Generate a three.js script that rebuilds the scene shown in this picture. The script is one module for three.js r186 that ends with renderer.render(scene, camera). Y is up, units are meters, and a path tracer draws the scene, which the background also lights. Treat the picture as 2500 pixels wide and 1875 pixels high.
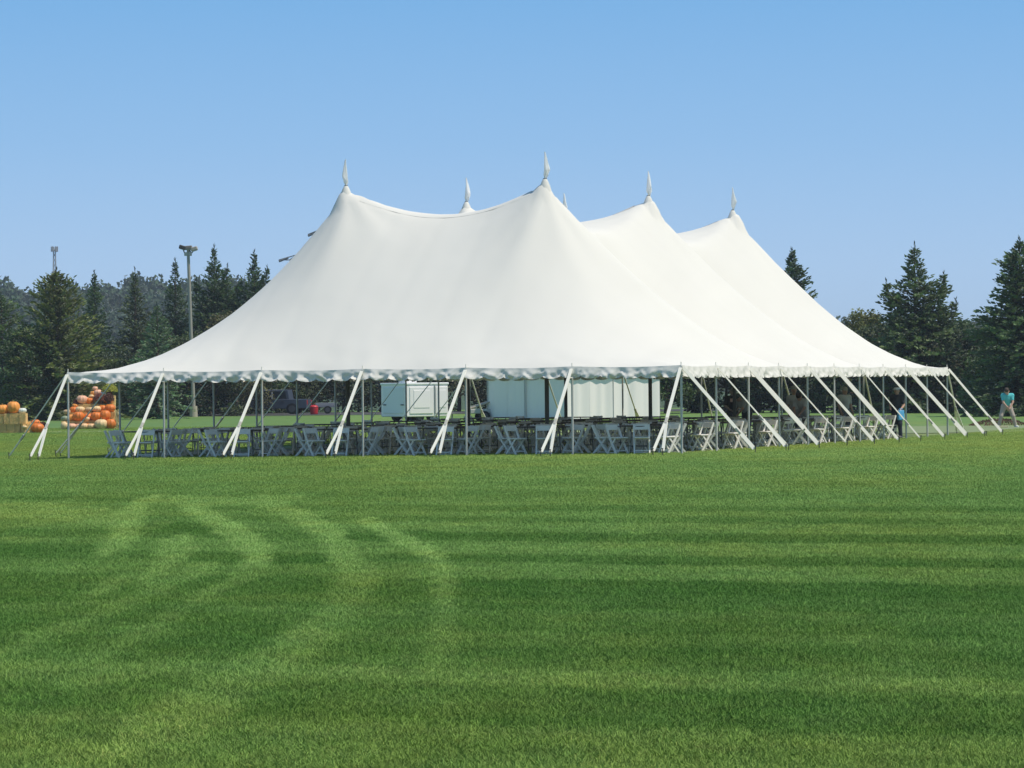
import * as THREE from 'three';
import { RoundedBoxGeometry } from 'three/addons/geometries/RoundedBoxGeometry.js';
import { mergeGeometries } from 'three/addons/utils/BufferGeometryUtils.js';
import { ImprovedNoise } from 'three/addons/math/ImprovedNoise.js';
import { MarchingCubes } from 'three/addons/objects/MarchingCubes.js';

// ---------------------------------------------------------------- camera, sky, sun, exposure
const scene = new THREE.Scene();
const camera = new THREE.PerspectiveCamera(14.27, 1024 / 768, 0.5, 4000);
camera.position.set(0, 1.98, 0);
camera.rotation.set(0, 0, -0.0094);
const renderer = new THREE.WebGLRenderer({ antialias: true });
renderer.setSize(1024, 768);
renderer.toneMapping = THREE.LinearToneMapping;
renderer.toneMappingExposure = 1.09;
renderer.shadowMap.enabled = true;

const mix = (a, b, t) => a + (b - a) * t;
const clamp = (x, a = 0, b = 1) => Math.min(b, Math.max(a, x));
const smooth = (a, b, x) => { const t = clamp((x - a) / (b - a)); return t * t * (3 - 2 * t); };
function rng(seed) {
  let s = seed >>> 0;
  return () => { s = (s + 0x6d2b79f5) >>> 0; let t = s; t = Math.imul(t ^ (t >>> 15), t | 1); t ^= t + Math.imul(t ^ (t >>> 7), t | 61); return ((t ^ (t >>> 14)) >>> 0) / 4294967296; };
}
const perlin = new ImprovedNoise();
const noise = (x, y, z = 0) => perlin.noise(x + 37.3, y + 11.7, z + 5.1);
const fbm = (x, y, z = 0) => noise(x, y, z) * 0.6 + noise(x * 2.1, y * 2.1, z + 3) * 0.3 + noise(x * 4.3, y * 4.3, z + 7) * 0.15;

const SUN = new THREE.Vector3(Math.cos(1.06) * Math.cos(0.3), Math.sin(1.06), Math.cos(1.06) * Math.sin(0.3));
{
  const W = 64, H = 1024, data = new Float32Array(W * H * 4);
  const stops = [[-90, 0.16, 0.19, 0.14], [-1, 0.30, 0.42, 0.55], [0, 0.46, 0.63, 0.85], [2.2, 0.385, 0.575, 0.825], [4.5, 0.275, 0.495, 0.785], [7.2, 0.185, 0.42, 0.74], [20, 0.14, 0.29, 0.51], [45, 0.1, 0.21, 0.38], [90, 0.07, 0.155, 0.3]];
  for (let j = 0; j < H; j++) {
    const e = ((j + 0.5) / H) * 180 - 90;
    let k = 0; while (k < stops.length - 2 && e > stops[k + 1][0]) k++;
    const a = stops[k], b = stops[k + 1], t = clamp((e - a[0]) / (b[0] - a[0]));
    for (let i = 0; i < W; i++) {
      const o = (j * W + i) * 4;
      for (let c = 0; c < 3; c++) data[o + c] = mix(a[c + 1], b[c + 1], t);
      data[o + 3] = 1;
    }
  }
  const sky = new THREE.DataTexture(data, W, H, THREE.RGBAFormat, THREE.FloatType);
  sky.mapping = THREE.EquirectangularReflectionMapping; sky.magFilter = THREE.LinearFilter; sky.minFilter = THREE.LinearFilter; sky.needsUpdate = true;
  scene.background = sky; scene.environment = sky;
}
const sun = new THREE.DirectionalLight(new THREE.Color(1.0, 0.92, 0.79), 3.7);
sun.position.set(SUN.x * 150, SUN.y * 150, SUN.z * 150 - 100);
sun.target.position.set(0, 0, -100);
sun.castShadow = true; sun.shadow.mapSize.set(4096, 4096);
Object.assign(sun.shadow.camera, { left: -110, right: 110, top: 110, bottom: -110, near: 1, far: 420 });
scene.add(sun, sun.target);
scene.fog = new THREE.FogExp2(new THREE.Color(0.78, 0.88, 1.0), 0.00024);

// ---------------------------------------------------------------- helpers
const used = {};
function numbered(n) { used[n] = (used[n] || 0) + 1; return used[n] === 1 ? n : n + '_' + String(used[n] - 1).padStart(3, '0'); }
function tag(o, label, category, group) { o.userData.label = label; o.userData.category = category; if (group) o.userData.group = group; return o; }
function shadows(o) { o.traverse((c) => { if (c.isMesh) { c.castShadow = true; c.receiveShadow = true; } }); return o; }
function thing(name, label, category, p = [0, 0, 0], turn = 0, group) {
  const o = new THREE.Group(); o.name = numbered(name); o.position.set(...p); o.rotation.y = turn; scene.add(o);
  return tag(o, label, category, group);
}
function copyOf(src, p, turn, label, group) {
  const o = src.clone(); o.name = numbered(src.name.replace(/_\d+$/, '')); o.userData = { ...src.userData }; o.position.set(...p); o.rotation.y = turn;
  if (label) o.userData.label = label; if (group) o.userData.group = group; else delete o.userData.group;
  scene.add(o); return o;
}
function part(name, geos, mat, parent) {
  const g = Array.isArray(geos) ? join(geos) : geos;
  const m = new THREE.Mesh(g, mat); m.name = name; m.castShadow = m.receiveShadow = true; parent.add(m); return m;
}
function join(list) {
  if (list.length === 1) return list[0];
  const f = list.map((g) => { const q = g.index ? g.toNonIndexed() : g; for (const k of Object.keys(q.attributes)) if (!['position', 'normal', 'uv'].includes(k)) q.deleteAttribute(k); if (!q.attributes.uv) q.setAttribute('uv', new THREE.BufferAttribute(new Float32Array(q.attributes.position.count * 2), 2)); return q; });
  return mergeGeometries(f);
}
const V = (x, y, z) => new THREE.Vector3(x, y, z);
function between(g, a, b, up) {           // g is built along +Y, centred
  const A = V(...a), Bv = V(...b), d = Bv.clone().sub(A), q = new THREE.Quaternion();
  if (up) { const y = d.clone().normalize(), x = V(...up).cross(y).normalize(), z = x.clone().cross(y).normalize(); q.setFromRotationMatrix(new THREE.Matrix4().makeBasis(x, y, z)); }
  else q.setFromUnitVectors(V(0, 1, 0), d.clone().normalize());
  g.applyQuaternion(q); g.translate((A.x + Bv.x) / 2, (A.y + Bv.y) / 2, (A.z + Bv.z) / 2); return g;
}
const len = (a, b) => Math.hypot(a[0] - b[0], a[1] - b[1], a[2] - b[2]);
const bar = (a, b, w, t, up = [0, 0, 1]) => between(new THREE.BoxGeometry(w, len(a, b), t), a, b, up);
const rod = (a, b, r0, r1 = r0, n = 8) => between(new THREE.CylinderGeometry(r1, r0, len(a, b), n), a, b);
const box = (x, y, z, w, h, d, r = 0, ry = 0) => { const g = r ? new RoundedBoxGeometry(w, h, d, 2, r) : new THREE.BoxGeometry(w, h, d); if (ry) g.rotateY(ry); g.translate(x, y, z); return g; };
const std = (r, g, b, rough = 0.8, extra = {}) => new THREE.MeshStandardMaterial({ color: new THREE.Color().setRGB(r, g, b), roughness: rough, side: THREE.DoubleSide, ...extra });
const ray = (x) => (x - 1250) / 7490;     // bearing (tangent) of a column of the survey photograph
const spot = (x, d) => [ray(x) * d, 0, -d];

function grainTexture(n, fn, srgb = false, rx = 1, ry = 1) {
  const d = new Uint8Array(n * n * 4);
  for (let j = 0; j < n; j++) for (let i = 0; i < n; i++) { const c = fn(i / n, j / n), o = (j * n + i) * 4; d[o] = c[0] * 255; d[o + 1] = c[1] * 255; d[o + 2] = c[2] * 255; d[o + 3] = 255; }
  const t = new THREE.DataTexture(d, n, n); t.magFilter = THREE.LinearFilter; t.minFilter = THREE.LinearMipmapLinearFilter; t.generateMipmaps = true;
  t.wrapS = t.wrapT = THREE.RepeatWrapping; t.repeat.set(rx, ry); if (srgb) t.colorSpace = THREE.SRGBColorSpace; t.needsUpdate = true; return t;
}
const rt = rng(5);
const speckle = grainTexture(256, () => { const v = 0.75 + 0.25 * rt(); return [v, v, v]; });

// ---------------------------------------------------------------- the lie of the land
const TH = 0.3696, CT = Math.cos(TH), ST = Math.sin(TH), TX = -12.618, TZ = 87.194, BAY = 3.05, WU = 6 * BAY, LV = 10 * BAY;
const toTent = (X, D) => { const a = X - TX, b = D - TZ; return [a * CT - b * ST, a * ST + b * CT]; };
const fromTent = (u, v) => [TX + u * CT + v * ST, TZ - u * ST + v * CT];
function ground(X, D) {
  const [u, v] = toTent(X, D);
  const k = v > 0 ? 1 - smooth(0, 27, v) : 1 - smooth(0, 45, -v);
  return (-0.045 + 0.135 * clamp(u / WU, -0.3, 1.25)) * k;
}
const groundT = (u, v) => { const [X, D] = fromTent(u, v); return ground(X, D); };

// mowing pattern: 0 dark, 1 pale
const bands = [[-99, 16.6, 0.5], [16.6, 17.5, 0.5], [17.5, 19.9, 0.24], [19.9, 21.0, 0.64], [21.0, 21.9, 0.42], [21.9, 23.2, 0.24], [23.2, 24.2, 0.4], [24.2, 25.8, 0.27], [25.8, 26.6, 0.42], [26.6, 28.3, 0.25], [28.3, 30.9, 0.13], [30.9, 33.5, 0.58], [33.5, 35.2, 0.2], [35.2, 38.2, 0.62], [38.2, 40.5, 0.2], [40.5, 43.2, 0.55], [43.2, 44.9, 0.34], [44.9, 46.9, 0.55], [46.9, 48.9, 0.33], [48.9, 50.2, 0.55], [50.2, 52, 0.38]];
const tracks = [
  [0.92, 0.19, 0.11, [-6.4, 54], [-5.97, 47.9], [-5.36, 42.5], [-4.8, 36.8]],
  [0.94, 0.18, 0.11, [-5.87, 53.5], [-4.55, 45.9], [-3.56, 40.2], [-3.02, 36.3], [-2.75, 32]],
  [0.88, 0.2, 0.11, [-4.46, 53.2], [-3.14, 45.6], [-2.43, 40.6], [-2.02, 36.1], [-1.63, 32.2]],
  [0.66, 0.28, 0.1, [-1.61, 31.7], [-1.53, 27.7], [-1.57, 25.6], [-1.66, 22.9]],
  [0.75, 0.3, 0.12, [-1.66, 22.8], [-1.83, 20.6], [-2.05, 18]],
  [0.92, 0.14, 0.1, [-2.14, 44.3], [-1.38, 38.6], [-0.94, 35.4], [-0.72, 31.6]],
  [0.7, 0.15, 0.1, [-0.72, 31.4], [-0.65, 27.6], [-0.58, 25]],
  [0.6, 0.15, 0.1, [-0.58, 25], [-0.52, 22]],
  [0.82, 0.2, 0.1, [-4.35, 39.2], [-3.99, 36.4], [-3.75, 32.3]],
  [0.75, 0.22, 0.1, [-3.33, 32.6], [-3.61, 31.9]],
  [0.72, 0.13, 0.1, [-4.05, 31.4], [-4.0, 29.6]],
  [0.75, 0.5, 0.16, [-8.4, 50], [-6.8, 47.6], [-5.95, 46]],
  [0.7, 0.4, 0.16, [-3.85, 53], [-4.59, 51.4], [-5.99, 52.5]],
  [0.58, 0.18, 0.1, [-3.6, 33], [-3.45, 29.5], [-3.6, 26.5], [-3.75, 24]],
  [0.58, 0.17, 0.1, [-2.75, 32.4], [-2.9, 28.5], [-2.95, 25.5], [-3.05, 22.5]],
  [0.62, 0.12, 0.16, [-3.55, 21.3], [-2.83, 20.7], [-2.45, 21.5], [-2.01, 21.1]],
];
const patches = [
  [0.12, 0.2, 0.12, [-4.75, 43], [-4.18, 42.2]], [0.12, 0.16, 0.13, [-3.53, 35.2], [-3.06, 34.9]], [0.1, 0.16, 0.13, [-2.74, 34.8], [-1.99, 34.2]],
  [0.12, 0.15, 0.13, [-2.15, 40], [-1.49, 38.7]], [0.15, 0.22, 0.12, [-6.6, 37.4], [-4.85, 36.6]], [0.16, 0.2, 0.12, [-3.1, 30], [-1.9, 30.4]],
  [0.14, 0.25, 0.14, [-2.45, 24.7], [-1.86, 25.4]], [0.2, 0.2, 0.14, [-4.3, 25.2], [-3.67, 26.8], [-2.85, 26.8]], [0.32, 0.06, 0.1, [-3.4, 20], [-1.9, 19.6]],
  [0.2, 0.1, 0.12, [-9, 54.2], [-6.75, 53.4]], [0.2, 0.1, 0.12, [-6.8, 48.2], [-6.1, 47.5]], [0.25, 0.14, 0.1, [-3.9, 49.2], [-3.5, 47.6], [-3, 44.4]],
];
function lineDist(p, X, D, k) {
  let best = 1e9;
  for (let i = 3; i < p.length - 1; i++) {
    const ax = p[i][0], ay = p[i][1] * k, bx = p[i + 1][0] - ax, by = p[i + 1][1] * k - ay, px = X - ax, py = D * k - ay;
    const t = clamp((px * bx + py * by) / (bx * bx + by * by)), d = Math.hypot(px - bx * t, py - by * t); if (d < best) best = d;
  }
  return best;
}
function mow(X, D) {
  const wob = noise(X * 0.5, D * 0.2) * 0.28 + noise(X * 3.1, D * 1.1) * 0.2 + noise(X * 9, D * 3) * 0.12;
  const s = D + 0.33 * X + wob;
  let L = 0.47;
  for (const [a, b, l] of bands) { const w = 0.28, k = smooth(a - w, a + w, s) * (1 - smooth(b - w, b + w, s)); L = mix(L, l, k); }
  if (s > 50) L = 0.47 + 0.06 * Math.sin(s * 1.15) * (1 - smooth(58, 75, s)) + 0.12 * smooth(51, 66, s) + 0.12 * smooth(74, 80, s);
  L += 0.13 * noise(s * 1.9, X * 0.12, 6) + 0.07 * noise(s * 5.3, X * 0.4, 8);
  const left = 1 - smooth(-1.4, -0.2, X + 0.06 * (D - 30));
  L = mix(L, mix(L, 0.4, 0.45), left * (D > 30 ? 1 : 0.25));
  if (D > 14 && D < 60 && X < 1.5) {
    const wx = X + noise(X * 4, D * 1.5, 4) * 0.09 + noise(X * 14, D * 4, 5) * 0.035, wd = D + noise(X * 2, D * 0.8, 9) * 0.4;
    for (const p of patches) { const d = lineDist(p, wx, wd, p[2]); L = mix(L, p[0], (1 - smooth(p[1] * 0.45, p[1] * 1.2, d)) * 0.85); }
    for (const p of tracks) { const d = lineDist(p, wx, wd, p[2]); L = mix(L, p[0], (1 - smooth(p[1] * 0.55, p[1] * 1.0, d)) * (0.8 + 0.25 * noise(X * 3, D * 0.9, 44))); }
  }
  return clamp(L + fbm(X * 0.8, D * 0.3, 2) * 0.2 + noise(X * 2.4, D * 1.1, 21) * 0.1);
}
function lawnColour(X, D, out) {
  const L = mow(X, D), dry = clamp(fbm(X * 0.23, D * 0.1, 12) * 0.9 + fbm(X * 1.3, D * 0.7, 17) * 0.55 + 0.2 + 0.45 * smooth(60, 85, D) + 0.25 * (1 - smooth(15.5, 18, D)));
  const q = (L * L * 0.4 + L * 0.6) * mix(0.84, 1, smooth(26, 44, D)); out[0] = mix(0.039, 0.2, q) * (1 + 0.32 * dry); out[1] = mix(0.098, 0.272, q) * (1 + 0.02 * dry); out[2] = mix(0.011, 0.09, q) * (1 - 0.2 * dry);
  return out;
}

// ---------------------------------------------------------------- ground, hills, lawn
const hillTop = (X) => 7.5 + 13.5 * smooth(95, -70, X) + 2.2 * fbm(X * 0.014, 4.4) * 2;
function farGround(X, D) {
  const k = smooth(560, 900, D);
  return -0.35 + k * hillTop(X * 900 / Math.max(D, 300)) + k * fbm(X * 0.01, D * 0.01, 3) * 3;
}
{
  const g = new THREE.PlaneGeometry(3600, 3600, 150, 150); g.rotateX(-Math.PI / 2); g.translate(0, 0, -900);
  const p = g.attributes.position;
  for (let i = 0; i < p.count; i++) { const D = -p.getZ(i); p.setY(i, D < 300 ? -0.35 : farGround(p.getX(i), D)); }
  g.computeVertexNormals();
  const m = new THREE.Mesh(g, std(0.05, 0.085, 0.03, 1)); m.name = 'hills'; m.userData.kind = 'structure'; m.receiveShadow = true; scene.add(m);
}
{
  const n = 2048, d = new Uint8Array(n * n * 4), c = [0, 0, 0], r = rng(3), gam = (v) => 255 * Math.pow(clamp(v), 1 / 2.2);
  for (let j = 0; j < n; j++) for (let i = 0; i < n; i++) {
    const X = ((i + 0.5) / n) * 120 - 60, D = ((j + 0.5) / n) * 250 - 10;
    if (D < 0 || Math.abs(X) > 24 + D * 0.25) { c[0] = 0.1; c[1] = 0.175; c[2] = 0.038; } else lawnColour(X, D, c);
    const o = (j * n + i) * 4, k = (0.82 + 0.3 * r()) * mix(1.3, 1.15, smooth(40, 95, D)), far = smooth(105, 150, D); c[0] *= 1 - 0.3 * far; c[2] *= 1 - 0.25 * far;
    d[o] = gam(c[0] * k); d[o + 1] = gam(c[1] * k); d[o + 2] = gam(c[2] * k); d[o + 3] = 255;
  }
  const t = new THREE.DataTexture(d, n, n); t.colorSpace = THREE.SRGBColorSpace; t.magFilter = THREE.LinearFilter; t.needsUpdate = true;
  const g = new THREE.PlaneGeometry(120, 250, 120, 250), p = g.attributes.position, uv = g.attributes.uv;
  for (let i = 0; i < p.count; i++) { const X = p.getX(i), D = p.getY(i) + 115; p.setXYZ(i, X, ground(X, D), -D); uv.setXY(i, (X + 60) / 120, (D + 10) / 250); }
  const bump = speckle.clone(); bump.repeat.set(9, 9); bump.needsUpdate = true;
  g.computeVertexNormals();
  const m = new THREE.Mesh(g, new THREE.MeshStandardMaterial({ map: t, roughness: 1, bumpMap: bump, bumpScale: 0.03 })); m.name = 'lawn_ground'; m.userData.kind = 'structure'; m.receiveShadow = true; scene.add(m);
}
function strip(name, pts, mat, lift) {   // pts: [X, Dnear, Dfar]
  const pos = [], uv = [], idx = [];
  pts.forEach(([X, a, b], i) => { for (let k = 0; k <= 4; k++) { const D = mix(a, b, k / 4) + (k % 4 ? 0 : noise(X, k) * 0.3); pos.push(X, ground(X, D) + lift, -D); uv.push(X, D); } if (i) for (let k = 0; k < 4; k++) { const q = (i - 1) * 5 + k; idx.push(q, q + 5, q + 1, q + 1, q + 5, q + 6); } });
  const g = new THREE.BufferGeometry(); g.setAttribute('position', new THREE.Float32BufferAttribute(pos, 3)); g.setAttribute('uv', new THREE.Float32BufferAttribute(uv, 2)); g.setIndex(idx); g.computeVertexNormals();
  const m = new THREE.Mesh(g, mat); m.name = name; m.userData.kind = 'structure'; m.receiveShadow = true; scene.add(m); return m;
}
{
  const pts = []; for (let X = -45; X <= 48; X += 0.75) { const t = smooth(-14, 16, X); pts.push([X, mix(136, 113, t) - (X > 14 ? (X - 14) * -0.35 : 0), mix(141.5, 131, t)]); }
  strip('gravel_path', pts, std(0.24, 0.3, 0.14, 1, { map: speckle }), 0.02);
  const lot = []; for (let X = -50; X <= 45; X += 5) lot.push([X, 207 + 2 * Math.sin(X * 0.1), 226]);
  strip('parking_lot', lot, std(0.075, 0.075, 0.075, 0.95, { map: speckle }), 0.02);
}
{ // lawn blades
  const r = rng(77), pos = [];
  for (let k = 0; k < 26; k++) {
    const a = r() * 6.283, rad = Math.sqrt(r()) * 0.07, x = Math.cos(a) * rad, z = Math.sin(a) * rad, b = r() * 6.283, w = 0.0022, h = 0.018 + r() * 0.018, lean = 0.014 + r() * 0.03, la = r() * 6.283;
    const dx = Math.cos(b) * w, dz = Math.sin(b) * w, mx = x + Math.cos(la) * lean * 0.35, mz = z + Math.sin(la) * lean * 0.35, tx = x + Math.cos(la) * lean, tz = z + Math.sin(la) * lean;
    pos.push(x - dx, 0, z - dz, x + dx, 0, z + dz, mx + dx * 0.8, h * 0.6, mz + dz * 0.8, x - dx, 0, z - dz, mx + dx * 0.8, h * 0.6, mz + dz * 0.8, mx - dx * 0.8, h * 0.6, mz - dz * 0.8, mx - dx * 0.8, h * 0.6, mz - dz * 0.8, mx + dx * 0.8, h * 0.6, mz + dz * 0.8, tx, h, tz);
  }
  const g = new THREE.BufferGeometry(); g.setAttribute('position', new THREE.Float32BufferAttribute(pos, 3)); g.computeVertexNormals();
  const spots = [];
  for (let D = 13.5; D < 150;) {
    const dD = 0.2 + D * 0.004, half = D * 0.172 + 2.6, rho = 700 * Math.pow(17 / Math.max(D, 15), 1.2), cnt = Math.round(rho * dD * 2 * half);
    for (let k = 0; k < cnt; k++) {
      const X = (r() * 2 - 1) * half, d = D + r() * dD, [u, v] = toTent(X, d);
      if (u > -0.5 && v > 1.5 && u < WU - 0.3) continue;
      spots.push(X, d);
    }
    D += dD;
  }
  const n = spots.length / 2, m = new THREE.InstancedMesh(g, std(1, 1, 1, 0.85), n), M = new THREE.Matrix4(), q = new THREE.Quaternion(), e = new THREE.Euler(), c = [0, 0, 0], C = new THREE.Color();
  for (let i = 0; i < n; i++) {
    const X = spots[i * 2], D = spots[i * 2 + 1], sc = (0.8 + 0.5 * r()) * mix(1, 1.45, smooth(22, 75, D));
    e.set((r() - 0.5) * 0.5, r() * 6.283, (r() - 0.5) * 0.5); q.setFromEuler(e);
    M.compose(V(X, ground(X, D), -D), q, V(sc, sc * mix(1, 0.6, smooth(18, 60, D)), sc)); m.setMatrixAt(i, M);
    lawnColour(X, D, c); const vr = mix(0.22, 0.1, smooth(25, 70, D)), k = 1 + (r() * 2 - 1) * vr + 0.22 * noise(X * 5, D * 2.2, 31), y = r() < 0.05 ? 1.35 : 1;
    C.setRGB(c[0] * k * y * 1.7, c[1] * k * (y > 1 ? 1.1 : 1) * 1.95, c[2] * k * y * 1.6); m.setColorAt(i, C);
  }
  m.name = 'lawn_grass'; m.userData.kind = 'stuff'; tag(m, 'short mown green grass with pale wheel tracks across the lawn', 'grass'); m.receiveShadow = true; m.castShadow = true; scene.add(m);
}

// ---------------------------------------------------------------- trees
function leafMesh(list) { // list of [x,y,z, nx,ny,nz (long axis), len, wid, roll, r,g,b]
  const n = list.length, pos = new Float32Array(n * 18), nor = new Float32Array(n * 18), col = new Float32Array(n * 18), a = V(0, 0, 0), b = V(0, 0, 0), c = V(0, 0, 0);
  list.forEach((L, i) => {
    a.set(L[3], L[4], L[5]).normalize(); b.set(Math.sin(L[8]), Math.cos(L[8] * 1.7), Math.cos(L[8])).cross(a).normalize(); c.copy(a).cross(b);
    const w = L[7] / 2, h = L[6], P = [L[0], L[1], L[2]], q = [[0, 0, 0], [h * 0.45, w, 0.12 * w], [h, 0, -0.3 * w], [0, 0, 0], [h, 0, -0.3 * w], [h * 0.45, -w, 0.12 * w]];
    q.forEach((t, k) => { const o = i * 18 + k * 3; for (let d = 0; d < 3; d++) { const A = a.getComponent(d), B = b.getComponent(d), Cc = c.getComponent(d); pos[o + d] = P[d] + A * t[0] + B * t[1] + Cc * t[2]; nor[o + d] = -Cc; col[o + d] = L[9 + d]; } });
  });
  const g = new THREE.BufferGeometry(); g.setAttribute('position', new THREE.BufferAttribute(pos, 3)); g.setAttribute('normal', new THREE.BufferAttribute(nor, 3)); g.setAttribute('color', new THREE.BufferAttribute(col, 3)); return g;
}
const leafMat = new THREE.MeshPhysicalMaterial({ vertexColors: true, roughness: 1, transmission: 0.3, thickness: 0, side: THREE.DoubleSide });
const barkMat = std(0.09, 0.065, 0.045, 0.95);
function spruce(name, label, x, d, H, R, seed, o = {}) {
  const r = rng(seed), [bx, , bz] = spot(x, d), t = thing(name, label, 'tree', [bx, ground(bx, d) - 0.02, bz], 0), col = o.col || [0.035, 0.062, 0.034], L = [], limbs = [];
  const shape = o.shape || ((k) => Math.pow(1 - k, 0.8) * (0.35 + 0.65 * smooth(0, 0.14, k))), leaders = o.leaders || [[0, 0, 1]], gap = o.gap || 0.16;
  leaders.forEach(([lx, lz, lh], li) => {
    const top = H * lh, y0 = li ? top * 0.55 : 0.03 * H, RR = li ? R * 0.45 : R;
    limbs.push(rod([li ? lx * 0.3 : 0, li ? y0 : 0, li ? lz * 0.3 : 0], [lx, top, lz], li ? 0.08 : 0.018 * H + 0.05, 0.015, 7));
    for (let y = y0; y < top - 0.05;) {
      const k = (y - y0) / (top - y0), n = 5 + Math.floor(r() * 3 + (1 - k) * 4);
      const cx = lx * (li ? 0.3 + 0.7 * k : k), cz = lz * (li ? 0.3 + 0.7 * k : k);
      for (let j = 0; j < n; j++) {
        const a = r() * 6.283, len2 = Math.max(0.12, RR * shape(k) * Math.min(1, Math.sqrt((1 - k) / 0.16)) * (0.62 + 0.5 * r()) * (1 + 0.28 * noise(Math.cos(a) * 1.3 + seed, y * 0.55, Math.sin(a) * 1.3))), el = mix(-0.3, o.rise ?? 0.75, Math.pow(k, 0.8)) + (r() - 0.5) * 0.3;
        const dx = Math.cos(a) * Math.cos(el), dy = Math.sin(el), dz = Math.sin(a) * Math.cos(el), tone = (0.62 + 0.6 * r()) * (0.8 + 0.55 * clamp(0.5 + noise(Math.cos(a) + seed, y * 0.4, Math.sin(a)) * 1.4));
        if (len2 > 1.2 && j % 3 === 0) limbs.push(rod([cx, y, cz], [cx + dx * len2 * 0.8, y + dy * len2 * 0.8 - 0.1, cz + dz * len2 * 0.8], 0.03, 0.008, 4));
        const m = Math.max(3, Math.round(len2 / 0.085));
        for (let q = 0; q < m; q++) {
          const s = Math.pow((q + r()) / m, 0.75), side = r() < 0.5 ? -1 : 1, lat = (0.3 + 0.75 * r()) * side, droop = -s * s * len2 * 0.1;
          const px = cx + dx * len2 * s + (r() - 0.5) * 0.12, py = y + dy * len2 * s + droop + (r() - 0.5) * 0.16, pz = cz + dz * len2 * s + (r() - 0.5) * 0.12;
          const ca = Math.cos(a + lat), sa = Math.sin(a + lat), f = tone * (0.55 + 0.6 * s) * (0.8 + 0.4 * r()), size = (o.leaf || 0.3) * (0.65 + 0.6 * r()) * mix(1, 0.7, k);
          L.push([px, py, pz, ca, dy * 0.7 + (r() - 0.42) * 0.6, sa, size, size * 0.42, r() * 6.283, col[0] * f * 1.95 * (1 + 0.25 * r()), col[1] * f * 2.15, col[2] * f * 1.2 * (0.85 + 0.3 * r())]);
        }
      }
      y += gap * mix(1.15, 0.75, k) * (0.7 + 0.6 * r());
    }
    for (let q = 0; q < 16; q++) L.push([lx, top - 0.5 + q * 0.05, lz, (r() - 0.5) * 0.9, 1, (r() - 0.5) * 0.9, 0.26, 0.07, r() * 6, col[0], col[1], col[2]]);
  });
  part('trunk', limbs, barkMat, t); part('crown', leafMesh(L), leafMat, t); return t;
}
function leafy(name, label, cat, x, d, H, R, seed, o = {}) {
  const r = rng(seed), [bx, , bz] = spot(x, d), t = thing(name, label, cat, [bx, ground(bx, d) - 0.02, bz], 0), col = o.col || [0.05, 0.075, 0.03], L = [], limbs = [], base = o.base ?? 0.05;
  const n = o.clumps || 46, trunkTop = H * (base + 0.3);
  limbs.push(rod([0, 0, 0], [0.1, trunkTop, 0], 0.03 * H, 0.016 * H, 8));
  for (let c = 0; c < n; c++) {
    const a = r() * 6.283, k = Math.pow(r(), 0.8), yy = H * mix(base, 0.9, k), rr = R * Math.sqrt(clamp(1 - Math.pow(Math.abs(k - 0.38) / 0.66, 2.2), 0.06, 1)) * (0.45 + 0.5 * r());
    const cx = Math.cos(a) * rr, cz = Math.sin(a) * rr, cr = R * (0.2 + 0.16 * r()), tone = 0.6 + 0.75 * r(), m = o.leaves || 150;
    if (c % 2 === 0) limbs.push(rod([0.1, Math.min(trunkTop, yy * 0.7), 0], [cx * 0.9, yy, cz * 0.9], 0.05, 0.015, 5));
    for (let q = 0; q < m; q++) {
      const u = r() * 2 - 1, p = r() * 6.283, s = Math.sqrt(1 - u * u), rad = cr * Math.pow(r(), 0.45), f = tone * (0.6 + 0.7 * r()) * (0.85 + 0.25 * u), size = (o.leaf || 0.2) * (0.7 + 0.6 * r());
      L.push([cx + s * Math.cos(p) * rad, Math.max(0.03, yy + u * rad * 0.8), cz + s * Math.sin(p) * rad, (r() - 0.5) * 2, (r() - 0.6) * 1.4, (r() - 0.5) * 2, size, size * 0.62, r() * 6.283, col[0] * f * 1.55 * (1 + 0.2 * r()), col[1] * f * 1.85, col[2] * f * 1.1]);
    }
  }
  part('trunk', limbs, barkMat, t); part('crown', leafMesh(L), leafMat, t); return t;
}
const conic = (k) => Math.pow(1 - k, 0.55) * (0.75 + 0.25 * smooth(0, 0.1, k));
// left of the tent
spruce('pine_tree', 'broad olive green conifer with a rounded top, behind the left tent corner', 140, 190, 9.1, 3.9, 11, { col: [0.066, 0.08, 0.036], shape: (k) => Math.pow(1 - k, 0.5), rise: 1.05, leaf: 0.36, gap: 0.13 });
spruce('spruce_tree', 'dark conifer at the left edge of the picture behind the hay bales', 5, 200, 8, 3.4, 12, { shape: conic, col: [0.05, 0.078, 0.042] });
leafy('deciduous_tree', 'dull green bushy tree between the left picture edge and the broad olive conifer', 'tree', 62, 189, 6.2, 2.4, 13, { col: [0.04, 0.066, 0.034] });
spruce('spruce_tree', 'narrow dark spruce just right of the broad olive conifer', 232, 216, 9.9, 2.4, 14, {});
spruce('spruce_tree', 'dark spruce with a thin tip, between the narrow spruce and the light pole', 332, 216, 10.1, 3.0, 15, { col: [0.045, 0.062, 0.038], shape: (k) => Math.pow(1 - k, 0.95) * 1.05 });
spruce('spruce_tree', 'short blue green spruce in front of the dark ones, left of the light pole', 385, 192, 7.1, 2.6, 16, { col: [0.055, 0.092, 0.075] });
spruce('spruce_tree', 'slim pointed spruce directly behind the top of the light pole', 430, 222, 11.0, 2.6, 17, {});
spruce('spruce_tree', 'tall wide spruce with several tips, just right of the light pole', 526, 221, 11.9, 3.7, 18, { leaders: [[0, 0, 1], [0.95, 0.2, 0.88], [1.9, -0.4, 0.8], [-1.3, 0.3, 0.8]], rise: 0.95 });
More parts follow.
